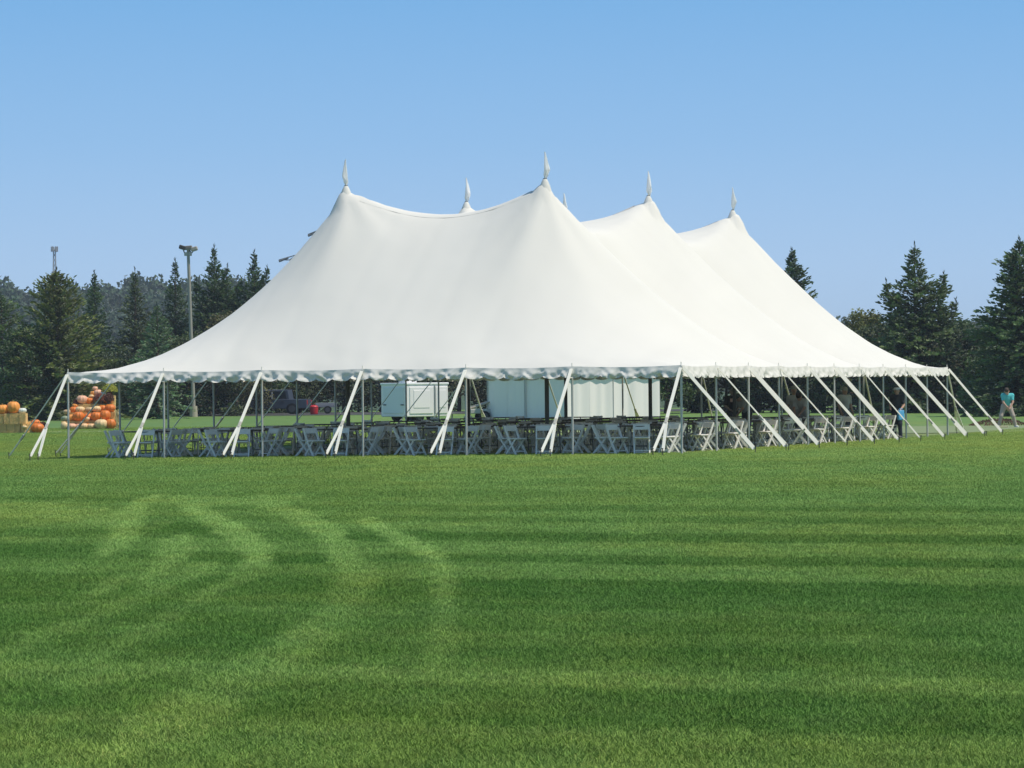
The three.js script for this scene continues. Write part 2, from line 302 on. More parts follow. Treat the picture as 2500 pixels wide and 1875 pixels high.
spruce('spruce_tree', 'tall spruce with upswept branches at the left slope of the tent roof', 623, 221, 11.5, 3.3, 19, { leaders: [[0, 0, 1], [0.95, 0.1, 0.9]], rise: 0.95 });
leafy('deciduous_tree', 'brownish bushy tree below the tall spruces beside the tent roof', 'tree', 572, 211, 7.4, 2.9, 20, { col: [0.075, 0.066, 0.038] });
leafy('deciduous_tree', 'dark green round tree low behind the light pole', 'tree', 455, 213, 6.3, 2.5, 21, { col: [0.052, 0.072, 0.035] });
leafy('deciduous_tree', 'low green tree behind the pumpkin pile', 'tree', 260, 205, 5.2, 2.8, 22, { col: [0.05, 0.068, 0.036] });
// behind the tent
const hedge = [[345, 206, 4.4, 2.6, 0, 'left of the light pole foot'], [520, 208, 4.4, 2.8, 1, 'right of the light pole foot'], [640, 232, 5.0, 3.2, 2, 'behind the pickup truck'], [745, 233, 5.4, 3.2, 0, 'right of the pickup truck'], [838, 228, 5.2, 2.9, 2, 'left of the white trailer'], [930, 226, 5.2, 3.0, 0, 'behind the shaded side of the white trailer'], [1020, 226, 5, 3.0, 1, 'behind the lit side of the white trailer'], [1120, 224, 5.4, 3.1, 2, 'between the white trailer and the white walled tent'], [1240, 224, 5.4, 3.2, 0, 'behind the shaded wall of the white walled tent'], [1390, 222, 5.4, 3.2, 1, 'behind the front corner of the white walled tent'], [1540, 220, 5.4, 3.2, 0, 'behind the far end of the lit tent wall'], [1625, 196, 5.0, 2.4, 3, 'just right of the white walled tent'], [1700, 198, 5.2, 2.5, 0, 'behind the right front corner of the big tent'], [1770, 197, 5.0, 2.4, 2, 'behind the person with the pale chest patch'], [1850, 196, 5.0, 2.4, 3, 'between the people under the right side of the tent'], [1930, 195, 5.2, 2.6, 2, 'behind the two people in grey'], [2010, 193, 5.2, 2.5, 0, 'right of the two people in grey'], [2095, 190, 5.2, 2.5, 1, 'behind the back right guy ropes'], [2190, 187, 5.0, 2.6, 0, 'behind the person in the white cap'], [2290, 186, 4.9, 2.7, 2, 'behind the back right tent corner'], [2370, 184, 5.4, 2.7, 0, 'left of the person in the teal shirt'], [2445, 180, 4.6, 2.5, 3, 'behind the person in the teal shirt'], [700, 226, 4.6, 2.9, 1, 'behind the red bin'], [2500, 184, 5.0, 2.8, 0, 'at the right picture edge behind the tall spruce']];
const hedgeCol = [[0.034, 0.05, 0.028], [0.046, 0.058, 0.032], [0.05, 0.046, 0.033], [0.045, 0.07, 0.033]], hedgeWord = ['dark green', 'dull olive', 'brownish', 'leafy green'];
hedge.forEach(([x, d, H, R, c, where], i) => leafy('bush', hedgeWord[c] + ' bushy shrub ' + where, 'shrub', x, d, H, R, 300 + i, { col: hedgeCol[c], base: 0.02, clumps: 40, leaves: 120, leaf: 0.24 }));
// right of the tent
spruce('spruce_tree', 'spruce half hidden by the right slope of the tent roof', 1936, 214, 11.0, 4.2, 31, { rise: 0.8, gap: 0.12, leaf: 0.36 });
spruce('spruce_tree', 'broad irregular spruce with gaps in its crown, right of the tent', 2236, 186, 10.0, 3.9, 32, { col: [0.05, 0.075, 0.043], leaders: [[0, 0, 1], [1.75, 0.2, 0.83], [-1.75, 0.1, 0.78], [2.45, 0.1, 0.66]], gap: 0.15, leaf: 0.36, shape: (k) => Math.pow(1 - k, 0.68) * (0.85 + 0.25 * Math.sin(k * 21)), rise: 0.7 });
spruce('spruce_tree', 'tall dense spruce at the right picture edge', 2492, 165, 9.35, 3.9, 33, { col: [0.036, 0.06, 0.036], shape: (k) => Math.pow(1 - k, 0.62) * (0.86 + 0.14 * Math.sin(k * 17)), rise: 0.65, leaf: 0.36, gap: 0.1 });
leafy('deciduous_tree', 'yellowish olive tree left of the broad spruce beside the tent slope', 'tree', 2108, 204, 7.1, 2.3, 34, { col: [0.095, 0.095, 0.035] });
leafy('deciduous_tree', 'dark round tree low between the two right spruces', 'tree', 2345, 196, 6.2, 2.6, 35, { col: [0.042, 0.064, 0.034] });
leafy('deciduous_tree', 'dark tree below the broad spruce on the right', 'tree', 2170, 193, 5.8, 2.6, 36, { col: [0.045, 0.064, 0.034] });

{ // wooded hills
  const r = rng(91), L = [];
  for (let q = 0; q < 620; q++) { const u = r() * 2 - 1, p = r() * 6.283, s = Math.sqrt(1 - u * u), rad = 3.4 * Math.pow(r(), 0.4) * (1 + 0.25 * noise(u * 2, p)), f = 0.6 + 0.7 * r(); L.push([s * Math.cos(p) * rad, 4.6 + u * rad * 1.05, s * Math.sin(p) * rad, r() - 0.5, r() - 0.6, r() - 0.5, 0.95, 0.7, r() * 6, f, f, f]); }
  const spots = []; for (let k = 0; k < 1900; k++) { const D = 600 + Math.pow(r(), 0.8) * 330, X = (r() * 2 - 1) * (D * 0.17 + 35); spots.push([X, D]); }
  const g = leafMesh(L), m = new THREE.InstancedMesh(g, leafMat, spots.length), M = new THREE.Matrix4(), C = new THREE.Color();
  spots.forEach(([X, D], i) => { const s = 0.75 + 0.7 * r(), e = new THREE.Quaternion().setFromEuler(new THREE.Euler(0, r() * 6.3, 0)); M.compose(V(X, farGround(X, D) - 0.5, -D), e, V(s, s * (0.85 + 0.4 * r()), s)); m.setMatrixAt(i, M); const f = 0.65 + 0.6 * r(); C.setRGB(0.055 * f, 0.105 * f, 0.045 * f); m.setColorAt(i, C); });
  m.name = 'hill_forest'; m.userData.kind = 'stuff'; tag(m, 'hazy blue green forest covering the distant hills', 'forest'); scene.add(m);
}

// ---------------------------------------------------------------- distant masts, light pole
const galv = std(0.42, 0.43, 0.44, 0.55, { metalness: 0.3 }), darkSteel = std(0.16, 0.17, 0.18, 0.6);
function lattice(x0, y0, y1, w0, w1, steps, r) {
  const g = [], c = (k, i) => { const w = mix(w0, w1, k) / 2; return [x0 + [w, -w, -w, w][i], mix(y0, y1, k), [w, w, -w, -w][i]]; };
  for (let s = 0; s < steps; s++) for (let i = 0; i < 4; i++) { const a = s / steps, b = (s + 1) / steps, j = (i + 1) % 4; g.push(rod(c(a, i), c(b, i), r, r, 5), rod(c(a, i), c(b, j), r * 0.6, r * 0.6, 4), rod(c(a, j), c(b, i), r * 0.6, r * 0.6, 4), rod(c(b, i), c(b, j), r * 0.6, r * 0.6, 4)); }
  return g;
}
{
  const D = 860, X = ray(136) * D, y = farGround(X, D), t = thing('radio_tower', 'grey lattice radio tower on the wooded hill at the left', 'tower', [X, y - 0.5, -D]);
  const top = 42 - y;
  part('mast', lattice(0, 0, top, 1.5, 0.55, 16, 0.08), galv, t);
  for (const [yy, w] of [[top - 1.0, 0.75], [top - 8.0, 0.6]]) { const p = part('platform', [box(0, yy, 0, w * 2, 0.2, w * 2)], galv, t); for (let i = 0; i < 6; i++) { const a = i * 1.047; part('antenna', box(Math.cos(a) * w * 1.15, yy + 0.5, Math.sin(a) * w * 1.15, 0.3, 1.5, 0.3, 0.05), galv, p); } }
}
{
  const D = 450, X = ray(850) * D, t = thing('power_pylon', 'grey lattice power pylon mostly hidden behind the tent roof, two arms showing', 'pylon', [X, -0.4, -D]);
  part('mast', lattice(0, 0, 26.5, 5, 1.0, 12, 0.1), darkSteel, t);
  for (const [yy, l, h] of [[20.9, 10.0, 2.6], [24.6, 5.7, 2.0]]) for (const s of [-1, 1]) {
    const g = []; const tip = [s * l, yy, 0];
    for (const z of [-0.5, 0.5]) { g.push(rod([s * 0.5, yy - 0.1, z], tip, 0.09, 0.07, 5), rod([s * 0.5, yy + h, z], tip, 0.09, 0.07, 5)); for (let k = 1; k < 6; k++) { const q = k / 6; g.push(rod([s * mix(0.5, l, q), yy, z * (1 - q)], [s * mix(0.5, l, q - 0.12), yy + h * (1 - q + 0.12), z * (1 - q)], 0.06, 0.06, 4)); } }
    const a = part('cross_arm', g, darkSteel, t); part('insulator', [new THREE.CylinderGeometry(0.16, 0.16, 1.5, 8).rotateZ(1.2 * s).translate(s * (l - 0.7), yy + 0.05, 0)], darkSteel, a);
  }
}
{
  const D = 203, p = spot(472, D), t = thing('light_pole', 'tall beige light pole with floodlights on a concrete foot, left of the tent', 'lamp post', p);
  const tan = std(0.34, 0.32, 0.27, 0.6);
  part('concrete_base', [new THREE.CylinderGeometry(0.24, 0.27, 0.72, 16).translate(0, 0.36, 0)], std(0.42, 0.38, 0.29, 0.95), t);
  const lean = new THREE.Group();
  part('pole', [rod([0, 0.7, 0], [-0.26, 11.0, 0], 0.13, 0.1, 12)], tan, t);
  part('crossbar', [box(-0.27, 10.78, 0, 0.5, 0.24, 0.18, 0.03), rod([-0.26, 10.6, 0], [-0.27, 11.3, 0], 0.07, 0.07, 8)], std(0.5, 0.48, 0.44, 0.6), t);
  const dark = std(0.05, 0.045, 0.045, 0.6);
  for (const [x, y, rz, m] of [[-0.62, 11.22, -0.3, dark], [0.14, 11.12, 0.28, std(0.4, 0.37, 0.33, 0.6)], [-0.22, 11.2, 0.08, std(0.2, 0.18, 0.16, 0.6)]]) {
    const h = part('floodlight', [new RoundedBoxGeometry(0.46, 0.26, 0.4, 2, 0.06).rotateZ(rz).translate(x, y, 0.05)], m, t);
    part('lens', [new THREE.BoxGeometry(0.36, 0.03, 0.3).rotateZ(rz).translate(x + Math.sin(rz) * 0.14, y - Math.cos(rz) * 0.14, 0.05)], std(0.6, 0.6, 0.58, 0.3), h);
    part('bracket', [rod([x, y - 0.05, 0], [-0.27 + Math.sign(x + 0.27) * 0.22, 10.82, 0], 0.04, 0.04, 6)], dark, h);
  }
}

// ---------------------------------------------------------------- the big tent
const tent = thing('pole_tent', 'large white pole tent with six peaks on the lawn', 'tent', [TX, 0, -TZ], -TH);
const stain = grainTexture(512, (u, v) => { const t = clamp(0.965 + 0.05 * (fbm(Math.cos(u * 6.283) * 2, Math.sin(u * 6.283) * 2, v * 6) + fbm(u * 2 + 1, Math.cos(v * 6.283) * 2, Math.sin(v * 6.283) * 2) * 0.5)); return [t, t, t * 0.99]; }, false, 1 / 18, 1 / 18);
const vinyl = new THREE.MeshPhysicalMaterial({ color: new THREE.Color().setRGB(0.775, 0.757, 0.705), roughness: 1, transmission: 0.06, thickness: 0, map: stain, side: THREE.DoubleSide });
const strapMat = std(0.9, 0.87, 0.76, 0.8), poleMat = std(0.55, 0.55, 0.53, 0.5), stakeMat = std(0.08, 0.07, 0.06, 0.7);
const flagMat = new THREE.MeshPhysicalMaterial({ color: new THREE.Color().setRGB(0.95, 0.96, 0.96), roughness: 1, transmission: 0.45, thickness: 0, side: THREE.DoubleSide });
const EAVE = 2.424, PEAK = 7.8;
const peaks = []; for (const v of [2, 5, 8]) for (const u of [2, 4]) peaks.push([u + (u === 2 ? (v === 2 ? -0.045 : 0.0) : [0.015, 0.035, 0.025][(v - 2) / 3]), v]);
{
  const N = 20, nu = 6 * N + 1, nv = 10 * N + 1, h = new Float32Array(nu * nv), fix = new Uint8Array(nu * nv), id = (i, j) => j * nu + i;
  const set = (i, j, y) => { const k = id(i, j); h[k] = fix[k] ? Math.max(h[k], y) : y; fix[k] = 1; };
  const drop = PEAK - EAVE;
  const eaveY = (t) => EAVE - 0.035 * Math.sin(Math.PI * (t - Math.floor(t)));
  for (let i = 0; i < nu; i++) for (const j of [0, nv - 1]) { h[id(i, j)] = eaveY(i / N); fix[id(i, j)] = 2; }
  for (let j = 0; j < nv; j++) for (const i of [0, nu - 1]) { h[id(i, j)] = eaveY(j / N); fix[id(i, j)] = 2; }
  const run = (u0, v0, u1, v1, f) => { const n = Math.round(Math.max(Math.abs(u1 - u0), Math.abs(v1 - v0)) * N); for (let k = 0; k <= n; k++) { const i = Math.round(mix(u0, u1, k / n) * N), j = Math.round(mix(v0, v1, k / n) * N); if (fix[id(i, j)] !== 2) set(i, j, f(k / n)); } };
  const perp = (s) => EAVE + drop * Math.pow(1 - s, 1.26), hip = (s) => EAVE + drop * Math.pow(1 - s, 2.15), sag = (q) => (s) => PEAK - 4 * q * s * (1 - s);
  for (const v of [2, 5, 8]) { run(2, v, 0, v, perp); run(4, v, 6, v, perp); run(2, v, 4, v, sag(0.86)); }
  for (const u of [2, 4]) { run(u, 2, u, 0, perp); run(u, 8, u, 10, perp); run(u, 2, u, 5, sag(1.25)); run(u, 5, u, 8, sag(1.25)); }
  for (const v of [3.5, 6.5]) for (const [a, b] of [[4, 6], [2, 0]]) run(a, v, b, v, (s) => EAVE + (drop - 1.4) * Math.pow(1 - s, 2.5));
  run(2, 2, 0, 0, hip); run(4, 2, 6, 0, hip); run(2, 8, 0, 10, hip); run(4, 8, 6, 10, hip);
  for (let k = 0; k < h.length; k++) if (!fix[k]) h[k] = 3.5;
  for (let it = 0; it < 700; it++) for (let j = 1; j < nv - 1; j++) for (let i = 1; i < nu - 1; i++) { const k = id(i, j); if (!fix[k]) h[k] += 1.85 * ((h[k - 1] + h[k + 1] + h[k - nu] + h[k + nu]) / 4 - h[k]); }
  for (let it = 0; it < 5; it++) { const o = h.slice(); for (let j = 1; j < nv - 1; j++) for (let i = 1; i < nu - 1; i++) { const k = id(i, j); if (fix[k] !== 2) h[k] = mix(o[k], (o[k - 1] + o[k + 1] + o[k - nu] + o[k + nu]) / 4, 0.5); } }
  for (const [u, v] of peaks) for (let j = -6; j <= 6; j++) for (let i = -6; i <= 6; i++) { const a = Math.round(u * N) + i, b = Math.round(v * N) + j, d = Math.hypot(i, j) * BAY / N; const k = id(a, b); if (d < 0.62) h[k] = Math.max(h[k], PEAK - 0.02 - Math.max(0, d - 0.1) * 1.55 - Math.max(0, d - 0.3) * 2.2); }
  for (const [u, v] of peaks) for (let j = -24; j <= 24; j++) for (let i = -24; i <= 24; i++) { const k = id(Math.round(u * N) + i, Math.round(v * N) + j), d = Math.hypot(i, j) * BAY / N, a = Math.atan2(j, i); h[k] += 0.022 * Math.sin(a * 11 + u + d * 0.8 + 1.3 * Math.sin(a * 3)) * smooth(0.1, 0.5, d) * (1 - smooth(0.6, 3.2, d)); }
  const pos = new Float32Array(nu * nv * 3), uv = new Float32Array(nu * nv * 2), idx = [];
  for (let j = 0; j < nv; j++) for (let i = 0; i < nu; i++) {
    const k = id(i, j); let u = i / N, v = j / N;
    const inU = 0.075 * Math.sin(Math.PI * (u % 1)), inV = 0.075 * Math.sin(Math.PI * (v % 1));
    const x = u * BAY, z = -v * BAY, eu = Math.pow(1 - Math.min(v, 10 - v) / 5, 14), ev = Math.pow(1 - Math.min(u, 6 - u) / 3, 9);
    pos[k * 3] = x + (u < 3 ? 1 : -1) * inV * ev; pos[k * 3 + 1] = h[k] + 0.014 * fbm(x * 1.1, z * 1.1) * smooth(0, 0.4, Math.min(u, v, 6 - u, 10 - v)) - 0.012 * Math.exp(-Math.pow(((x / 1.525) - Math.round(x / 1.525)) * 10, 2)) * (v > 2 && v < 8 ? 0 : 1) * smooth(0, 0.5, Math.min(v, 10 - v)) - 0.012 * Math.exp(-Math.pow(((z / 1.525) - Math.round(z / 1.525)) * 10, 2)) * (v > 2 && v < 8 ? 1 : 0) * smooth(0, 0.5, Math.min(u, 6 - u)) + 0.03 * noise(u * 5 + v, v * 5 - u, 3) * (1 - smooth(0.05, 0.55, Math.min(u, v, 6 - u, 10 - v))) * smooth(0, 0.08, Math.min(u, v, 6 - u, 10 - v)); pos[k * 3 + 2] = z - (v < 5 ? 1 : -1) * inU * eu;
    uv[k * 2] = x; uv[k * 2 + 1] = z;
    if (i && j) idx.push(k, k - 1, k - nu, k - 1, k - nu - 1, k - nu);
  }
  const g = new THREE.BufferGeometry(); g.setAttribute('position', new THREE.BufferAttribute(pos, 3)); g.setAttribute('uv', new THREE.BufferAttribute(uv, 2)); g.setIndex(idx); g.computeVertexNormals();
  const canopy = part('canopy', g, vinyl, tent);
  const Y = (u, v) => { const i = clamp(u * N, 0, nu - 1.001), j = clamp(v * N, 0, nv - 1.001), a = Math.floor(i), b = Math.floor(j), p = i - a, q = j - b; return mix(mix(h[id(a, b)], h[id(a + 1, b)], p), mix(h[id(a, b + 1)], h[id(a + 1, b + 1)], p), q); };
  // lacing flaps over the ridges and the section seams
  const flap = (u0, v0, u1, v1, w) => { const P = [], I = [], n = 60, L = Math.hypot(u1 - u0, v1 - v0), nx = -(v1 - v0) / L, nz = (u1 - u0) / L; for (let k = 0; k <= n; k++) for (let s = -2; s <= 2; s++) { const a = mix(u0, u1, k / n) + nx * s * w / 4 / BAY, b = mix(v0, v1, k / n) + nz * s * w / 4 / BAY; P.push(a * BAY, Y(a, b) + (s % 2 ? 0.012 : s ? 0.006 : 0.015) + 0.003 * noise(k * 0.7, s), -b * BAY); if (k && s < 2) { const q = (k - 1) * 5 + s + 2; I.push(q, q + 1, q + 5, q + 1, q + 6, q + 5); } } const f = new THREE.BufferGeometry(); f.setAttribute('position', new THREE.Float32BufferAttribute(P, 3)); f.setIndex(I); f.computeVertexNormals(); return f; };
  for (const v of [2, 5, 8]) { part('lacing_flap', flap(2.12, v, 3.88, v, 0.34), vinyl, canopy); }
}
{ // scalloped valance, one hanging skirt per side
  const side = (n, place, amp, seed) => {
    const P = [], I = [], K = n * 88, R = 8;
    for (let k = 0; k <= K; k++) {
      const t = k / 88, f = t - Math.floor(t), yTop = EAVE - 0.035 * Math.sin(Math.PI * f) + 0.012, scal = Math.abs(Math.sin(Math.PI * t * 5.5)), depth = 0.235 + 0.075 * Math.pow(scal, 0.7) + 0.015 * noise(t * 3, seed);
      for (let s = 0; s <= R; s++) { const q = s / R, out = 0.03 - 0.075 * Math.sin(Math.PI * f) + amp * q * (0.1 * noise(t * 7 + q * 1.2 + seed, q * 1.2) + 0.1 * noise(t * 17 - q * 1.8, q * 2 + seed) + 0.045 * noise(t * 36 + q * 2, q * 2 + seed) + 0.085) + 0.02 * q + amp * 0.05 * q * Math.sin(t * 34 + q * 2 + seed); const [x, z] = place(t * BAY, out); P.push(x, yTop - depth * q, z); if (k && s < R) { const a = (k - 1) * (R + 1) + s; I.push(a, a + 1, a + R + 1, a + 1, a + R + 2, a + R + 1); } }
    }
    const g = new THREE.BufferGeometry(); g.setAttribute('position', new THREE.Float32BufferAttribute(P, 3)); g.setIndex(I); g.computeVertexNormals(); part('valance', g, vinyl, tent);
  };
  side(6, (t, o) => [t, o], 1.0, 1); side(6, (t, o) => [t, -LV - o], 1, 2); side(10, (t, o) => [WU + o, -t], 0.5, 3); side(10, (t, o) => [-o, -t], 0.8, 4);
}
peaks.forEach(([u, v], i) => {
  const x = u * BAY, z = -v * BAY, y0 = groundT(x, v * BAY);
  part('centre_pole', [rod([x, y0, z], [x, PEAK + 0.1, z], 0.062, 0.055, 12)], std(0.11, 0.11, 0.1, 0.6), tent);
  part('peak_cap', [new THREE.LatheGeometry([[0.03, 0.1], [0.06, 0.075], [0.1, 0], [0.15, -0.12], [0.2, -0.3]].map(([a, b]) => new THREE.Vector2(a, b)), 24).translate(x, PEAK, z)], vinyl, tent);
  // limp pennant: a folded tapering flag hanging round a thin finial
  const P = [], I = [], n = 18, m = 12, dir = [2.6, 0.3, 0.4, 0.9, 0.3, 0.2][i], r = rng(60 + i);
  const len2 = 0.7, y1 = PEAK + 0.85;
  for (let k = 0; k <= n; k++) for (let s = 0; s <= m; s++) {
    const q = k / n, a = s / m * 6.283, w = 0.014 + 0.125 * Math.pow(q, 0.95) * (1 - smooth(0.78, 1.0, q) * 0.66), fold = 1 + 0.28 * Math.sin(a * 3 + q * 3 + i), low = 0.14 * q * Math.cos(a - dir);
    P.push(x + Math.cos(a) * w * fold * 0.75 + Math.cos(dir) * (0.045 * q + 0.012), y1 - len2 * q + low * 0.8, z + Math.sin(a) * w * fold * 0.75 - Math.sin(dir) * 0.03 * q);
    if (k && s) { const b = k * (m + 1) + s; I.push(b, b - 1, b - m - 1, b - 1, b - m - 2, b - m - 1); }
  }
  const g = new THREE.BufferGeometry(); g.setAttribute('position', new THREE.Float32BufferAttribute(P, 3)); g.setIndex(I); g.computeVertexNormals();
  const fl = part('pennant', g, flagMat, tent);
  part('finial', [rod([x, PEAK + 0.05, z], [x, y1 + 0.02, z], 0.018, 0.01, 8)], strapMat, fl);
});
{
  const posts = [];
  for (let u = 0; u <= 6; u++) { posts.push([u, 0, 0, 1], [u, 10, 0, -1]); }
  for (let v = 1; v < 10; v++) { posts.push([6, v, 1, 0], [0, v, -1, 0]); }
  const r = rng(8);
  for (const [u, v] of posts) {
    const x = u * BAY, z = -v * BAY;
    const p = part('side_pole', [rod([x, groundT(x, -z), z], [x, EAVE, z], 0.031, 0.031, 10), new THREE.CylinderGeometry(0.055, 0.055, 0.015, 10).translate(x, groundT(x, -z) + 0.012, z)], poleMat, tent);
    part('pole_pin', [rod([x, EAVE - 0.02, z], [x, EAVE + 0.1, z], 0.012, 0.012, 6)], strapMat, p);
  }
  const guy = (u, v, dx, dz, fork, thick, twin) => {
    const x = u * BAY, z = -v * BAY, L = 2.0 + (r() - 0.5) * 0.12, jit = (r() - 0.5) * 0.2, ox = x + dx * L + dz * jit, oz = z + dz * L + dx * jit, gy = groundT(ox, -oz), top = [x + dx * 0.06, EAVE - 0.06, z + dz * 0.06];
    const side = [dz, 0, -dx], out = [dx, 0, dz];
    const ends = fork ? [-0.13, 0.13] : [0];
    const fk = fork ? 0.66 : 0.8, fx = mix(top[0], ox, fk), fy = mix(top[1], gy + 0.13, fk), fz = mix(top[2], oz, fk);
    const wide = fork === 2 ? 0.085 : thick * (dx > 0 ? 0.9 : 1), deep = 0.022, low = fork ? 0.075 : wide * 1.25, face = dx > 0 ? [0.62, 0, 0.78] : out;
    const geos = twin ? [-1, 1].map((o) => bar([top[0] + side[0] * o * twin, top[1], top[2] + side[2] * o * twin], [fx + side[0] * o * twin * 1.4, fy, fz + side[2] * o * twin * 1.4], wide, deep, face)) : [bar(top, [fx, fy, fz], wide, deep, face)];
    for (const e of ends) geos.push(bar([fx + side[0] * e * 0.12, fy, fz + side[2] * e * 0.12], [ox + side[0] * e, gy + 0.13, oz + side[2] * e], low, 0.026, face));
    const s = part('guy_strap', geos, strapMat, tent);
    part('ratchet_buckle', [between(new RoundedBoxGeometry(0.085, 0.2, 0.05, 2, 0.012), [mix(top[0], ox, fk - 0.045), mix(top[1], gy + 0.13, fk - 0.045), mix(top[2], oz, fk - 0.045)], [fx, fy, fz], out)], std(0.55, 0.52, 0.45, 0.5), s);
    for (const e of ends) part('stake', [rod([ox + side[0] * e, gy - 0.3, oz + side[2] * e], [ox + side[0] * e + dx * 0.04, gy + 0.2, oz + side[2] * e + dz * 0.04], 0.014, 0.014, 8), new THREE.CylinderGeometry(0.026, 0.026, 0.02, 8).translate(ox + side[0] * e + dx * 0.04, gy + 0.2, oz + side[2] * e + dz * 0.04)], stakeMat, s);
  };
  const bold = [0.095, 0.04, 0.1, 0.04, 0.085, 0.075, 0.04, 0.085, 0.13, 0.055, 0.085], pair = [0, 0, 0.06, 0, 0, 0.13, 0, 0, 0, 0, 0];
  for (let u = 0; u <= 6; u++) { guy(u, 0, 0, 1, 2, 0.085, 0); guy(u, 10, 0, -1, u % 2 === 0 ? 1 : 0, 0.05, 0); }
  for (let v = 0; v <= 10; v++) { guy(6, v, 1, 0, v === 1 || v === 9 ? 1 : 0, bold[v], pair[v]); guy(0, v, -1, 0, v % 3 === 1 ? 1 : 0, 0.05, 0); }
}

// ---------------------------------------------------------------- tables and chairs under the tent
const ordinal = ['first', 'second', 'third', 'fourth', 'fifth', 'sixth', 'seventh', 'eighth', 'ninth', 'tenth'];
const resin = new THREE.MeshStandardMaterial({ color: new THREE.Color().setRGB(0.84, 0.8, 0.74), roughness: 0.5, side: THREE.DoubleSide });
const ply = std(0.1, 0.062, 0.042, 0.9), edgeMat = std(0.06, 0.05, 0.045, 0.5), legMat = std(0.12, 0.12, 0.12, 0.5);
function placeT(o, u, v, turn) { const [X, D] = fromTent(u, v); o.position.set(X, ground(X, D), -D); o.rotation.y = turn - TH; }
const table0 = thing('round_table', 'round folding table, first from the left in the front row', 'table');
part('table_top', [new THREE.CylinderGeometry(0.76, 0.76, 0.022, 36).translate(0, 0.745, 0)], ply, table0);
part('table_edge', [new THREE.TorusGeometry(0.765, 0.014, 6, 40).rotateX(Math.PI / 2).translate(0, 0.742, 0)], edgeMat, table0);
for (const s of [-1, 1]) { for (const k of [-1, 1]) part('leg', [rod([s * 0.36, 0.73, k * 0.3], [s * 0.4, 0, k * 0.33], 0.014)], legMat, table0); part('leg_brace', [rod([s * 0.39, 0.2, -0.32], [s * 0.39, 0.2, 0.32], 0.011), rod([s * 0.37, 0.5, 0], [s * 0.05, 0.725, 0], 0.01)], legMat, table0); }
const chair0 = thing('folding_chair', 'x', 'chair');
{
  const seat = new RoundedBoxGeometry(0.4, 0.035, 0.39, 2, 0.012); seat.translate(0, 0.445, 0.02); part('seat', seat, resin, chair0);
  const b = new RoundedBoxGeometry(0.4, 0.15, 0.02, 3, 0.008), p = b.attributes.position; for (let i = 0; i < p.count; i++) p.setZ(i, p.getZ(i) - 0.25 * (0.04 - p.getX(i) * p.getX(i)) ); b.rotateX(-0.3); b.translate(0, 0.72, -0.22); b.computeVertexNormals();
  part('backrest', b, resin, chair0);
  for (const s of [-1, 1]) {
    part('side_rail', [bar([s * 0.205, 0.79, -0.245], [s * 0.205, 0.44, -0.09], 0.036, 0.055), bar([s * 0.205, 0.45, -0.095], [s * 0.205, 0, 0.19], 0.036, 0.052)], resin, chair0);
    part('rear_leg', [bar([s * 0.172, 0.43, 0.12], [s * 0.172, 0, -0.24], 0.026, 0.045)], resin, chair0);
  }
  part('stretcher', [bar([-0.2, 0.1, 0.13], [0.2, 0.1, 0.13], 0.03, 0.04)], resin, chair0);
  part('stretcher', [bar([-0.17, 0.045, -0.2], [0.17, 0.045, -0.2], 0.03, 0.05)], resin, chair0);
  part('stretcher', [bar([-0.17, 0.41, -0.1], [0.17, 0.41, -0.1], 0.03, 0.05)], resin, chair0);
}
{
  const r = rng(41), sideWord = ['right-front', 'front-right', 'front-left', 'left-front', 'left-rear', 'rear-left', 'rear-right', 'right-rear'];
  const cu = [0.55, 1.55, 2.53, 3.52, 4.52, 5.42];
  let firstT = true, firstC = true, budget = 292;
  const order = []; for (let row = 0; row < 10; row++) for (let c = 0; c < 6; c++) order.push([row, c]);
  order.sort((a, b) => Math.min(a[0], (5 - a[1]) * 1.6) - Math.min(b[0], (5 - b[1]) * 1.6));
  for (const [row, c] of order) {
    if (row === 9 && c === 5) continue;
    const u = cu[c] * BAY + (r() - 0.5) * 0.15, v = (0.52 + row * 0.985) * BAY + (r() - 0.5) * 0.15;
    const outer = row === 0 || c === 5, where = row === 0 ? `front-row table ${ordinal[c]} from left` : c === 5 ? `right-edge table ${ordinal[row]} from the front corner` : `inner table ${ordinal[c]} from left in row ${ordinal[row]}`;
    const lab = `dark round folding table, ${where}`;
    const t = firstT ? table0 : copyOf(table0, [0, 0, 0], 0, lab, outer ? 'round tables under the tent' : 'inner round tables in the tent shade');
    t.userData.label = lab; t.userData.group = outer ? 'round tables under the tent' : 'inner round tables in the tent shade'; firstT = false; placeT(t, u, v, r() * 3);
    const n = outer || row < 2 ? 8 : row < 3 ? 4 : 2, off = (r() - 0.5) * 0.16;
    for (let k = 0; k < 8; k++) {
      if (n === 4 && k % 2) continue; if (n === 2 && k % 4) continue; if (budget-- <= 0) break; if (row > 0 && r() < 0.14) continue;
      const a = Math.PI / 8 + k * Math.PI / 4 + off + (r() - 0.5) * 0.1, rad = 0.98 + r() * 0.12, cx = u + Math.cos(a) * rad, cv = v - Math.sin(a) * rad;
      const cl = `white folding chair at the ${sideWord[k]} of ${where}`, grp = outer ? 'white folding chairs at the outer tables' : 'white folding chairs at the inner tables';
      const ch = firstC ? chair0 : copyOf(chair0, [0, 0, 0], 0, cl, grp); ch.userData.label = cl; ch.userData.group = grp; firstC = false;
      placeT(ch, cx, cv, Math.atan2(-Math.cos(a), -Math.sin(a)) + (r() - 0.5) * 0.2);
    }
  }
}

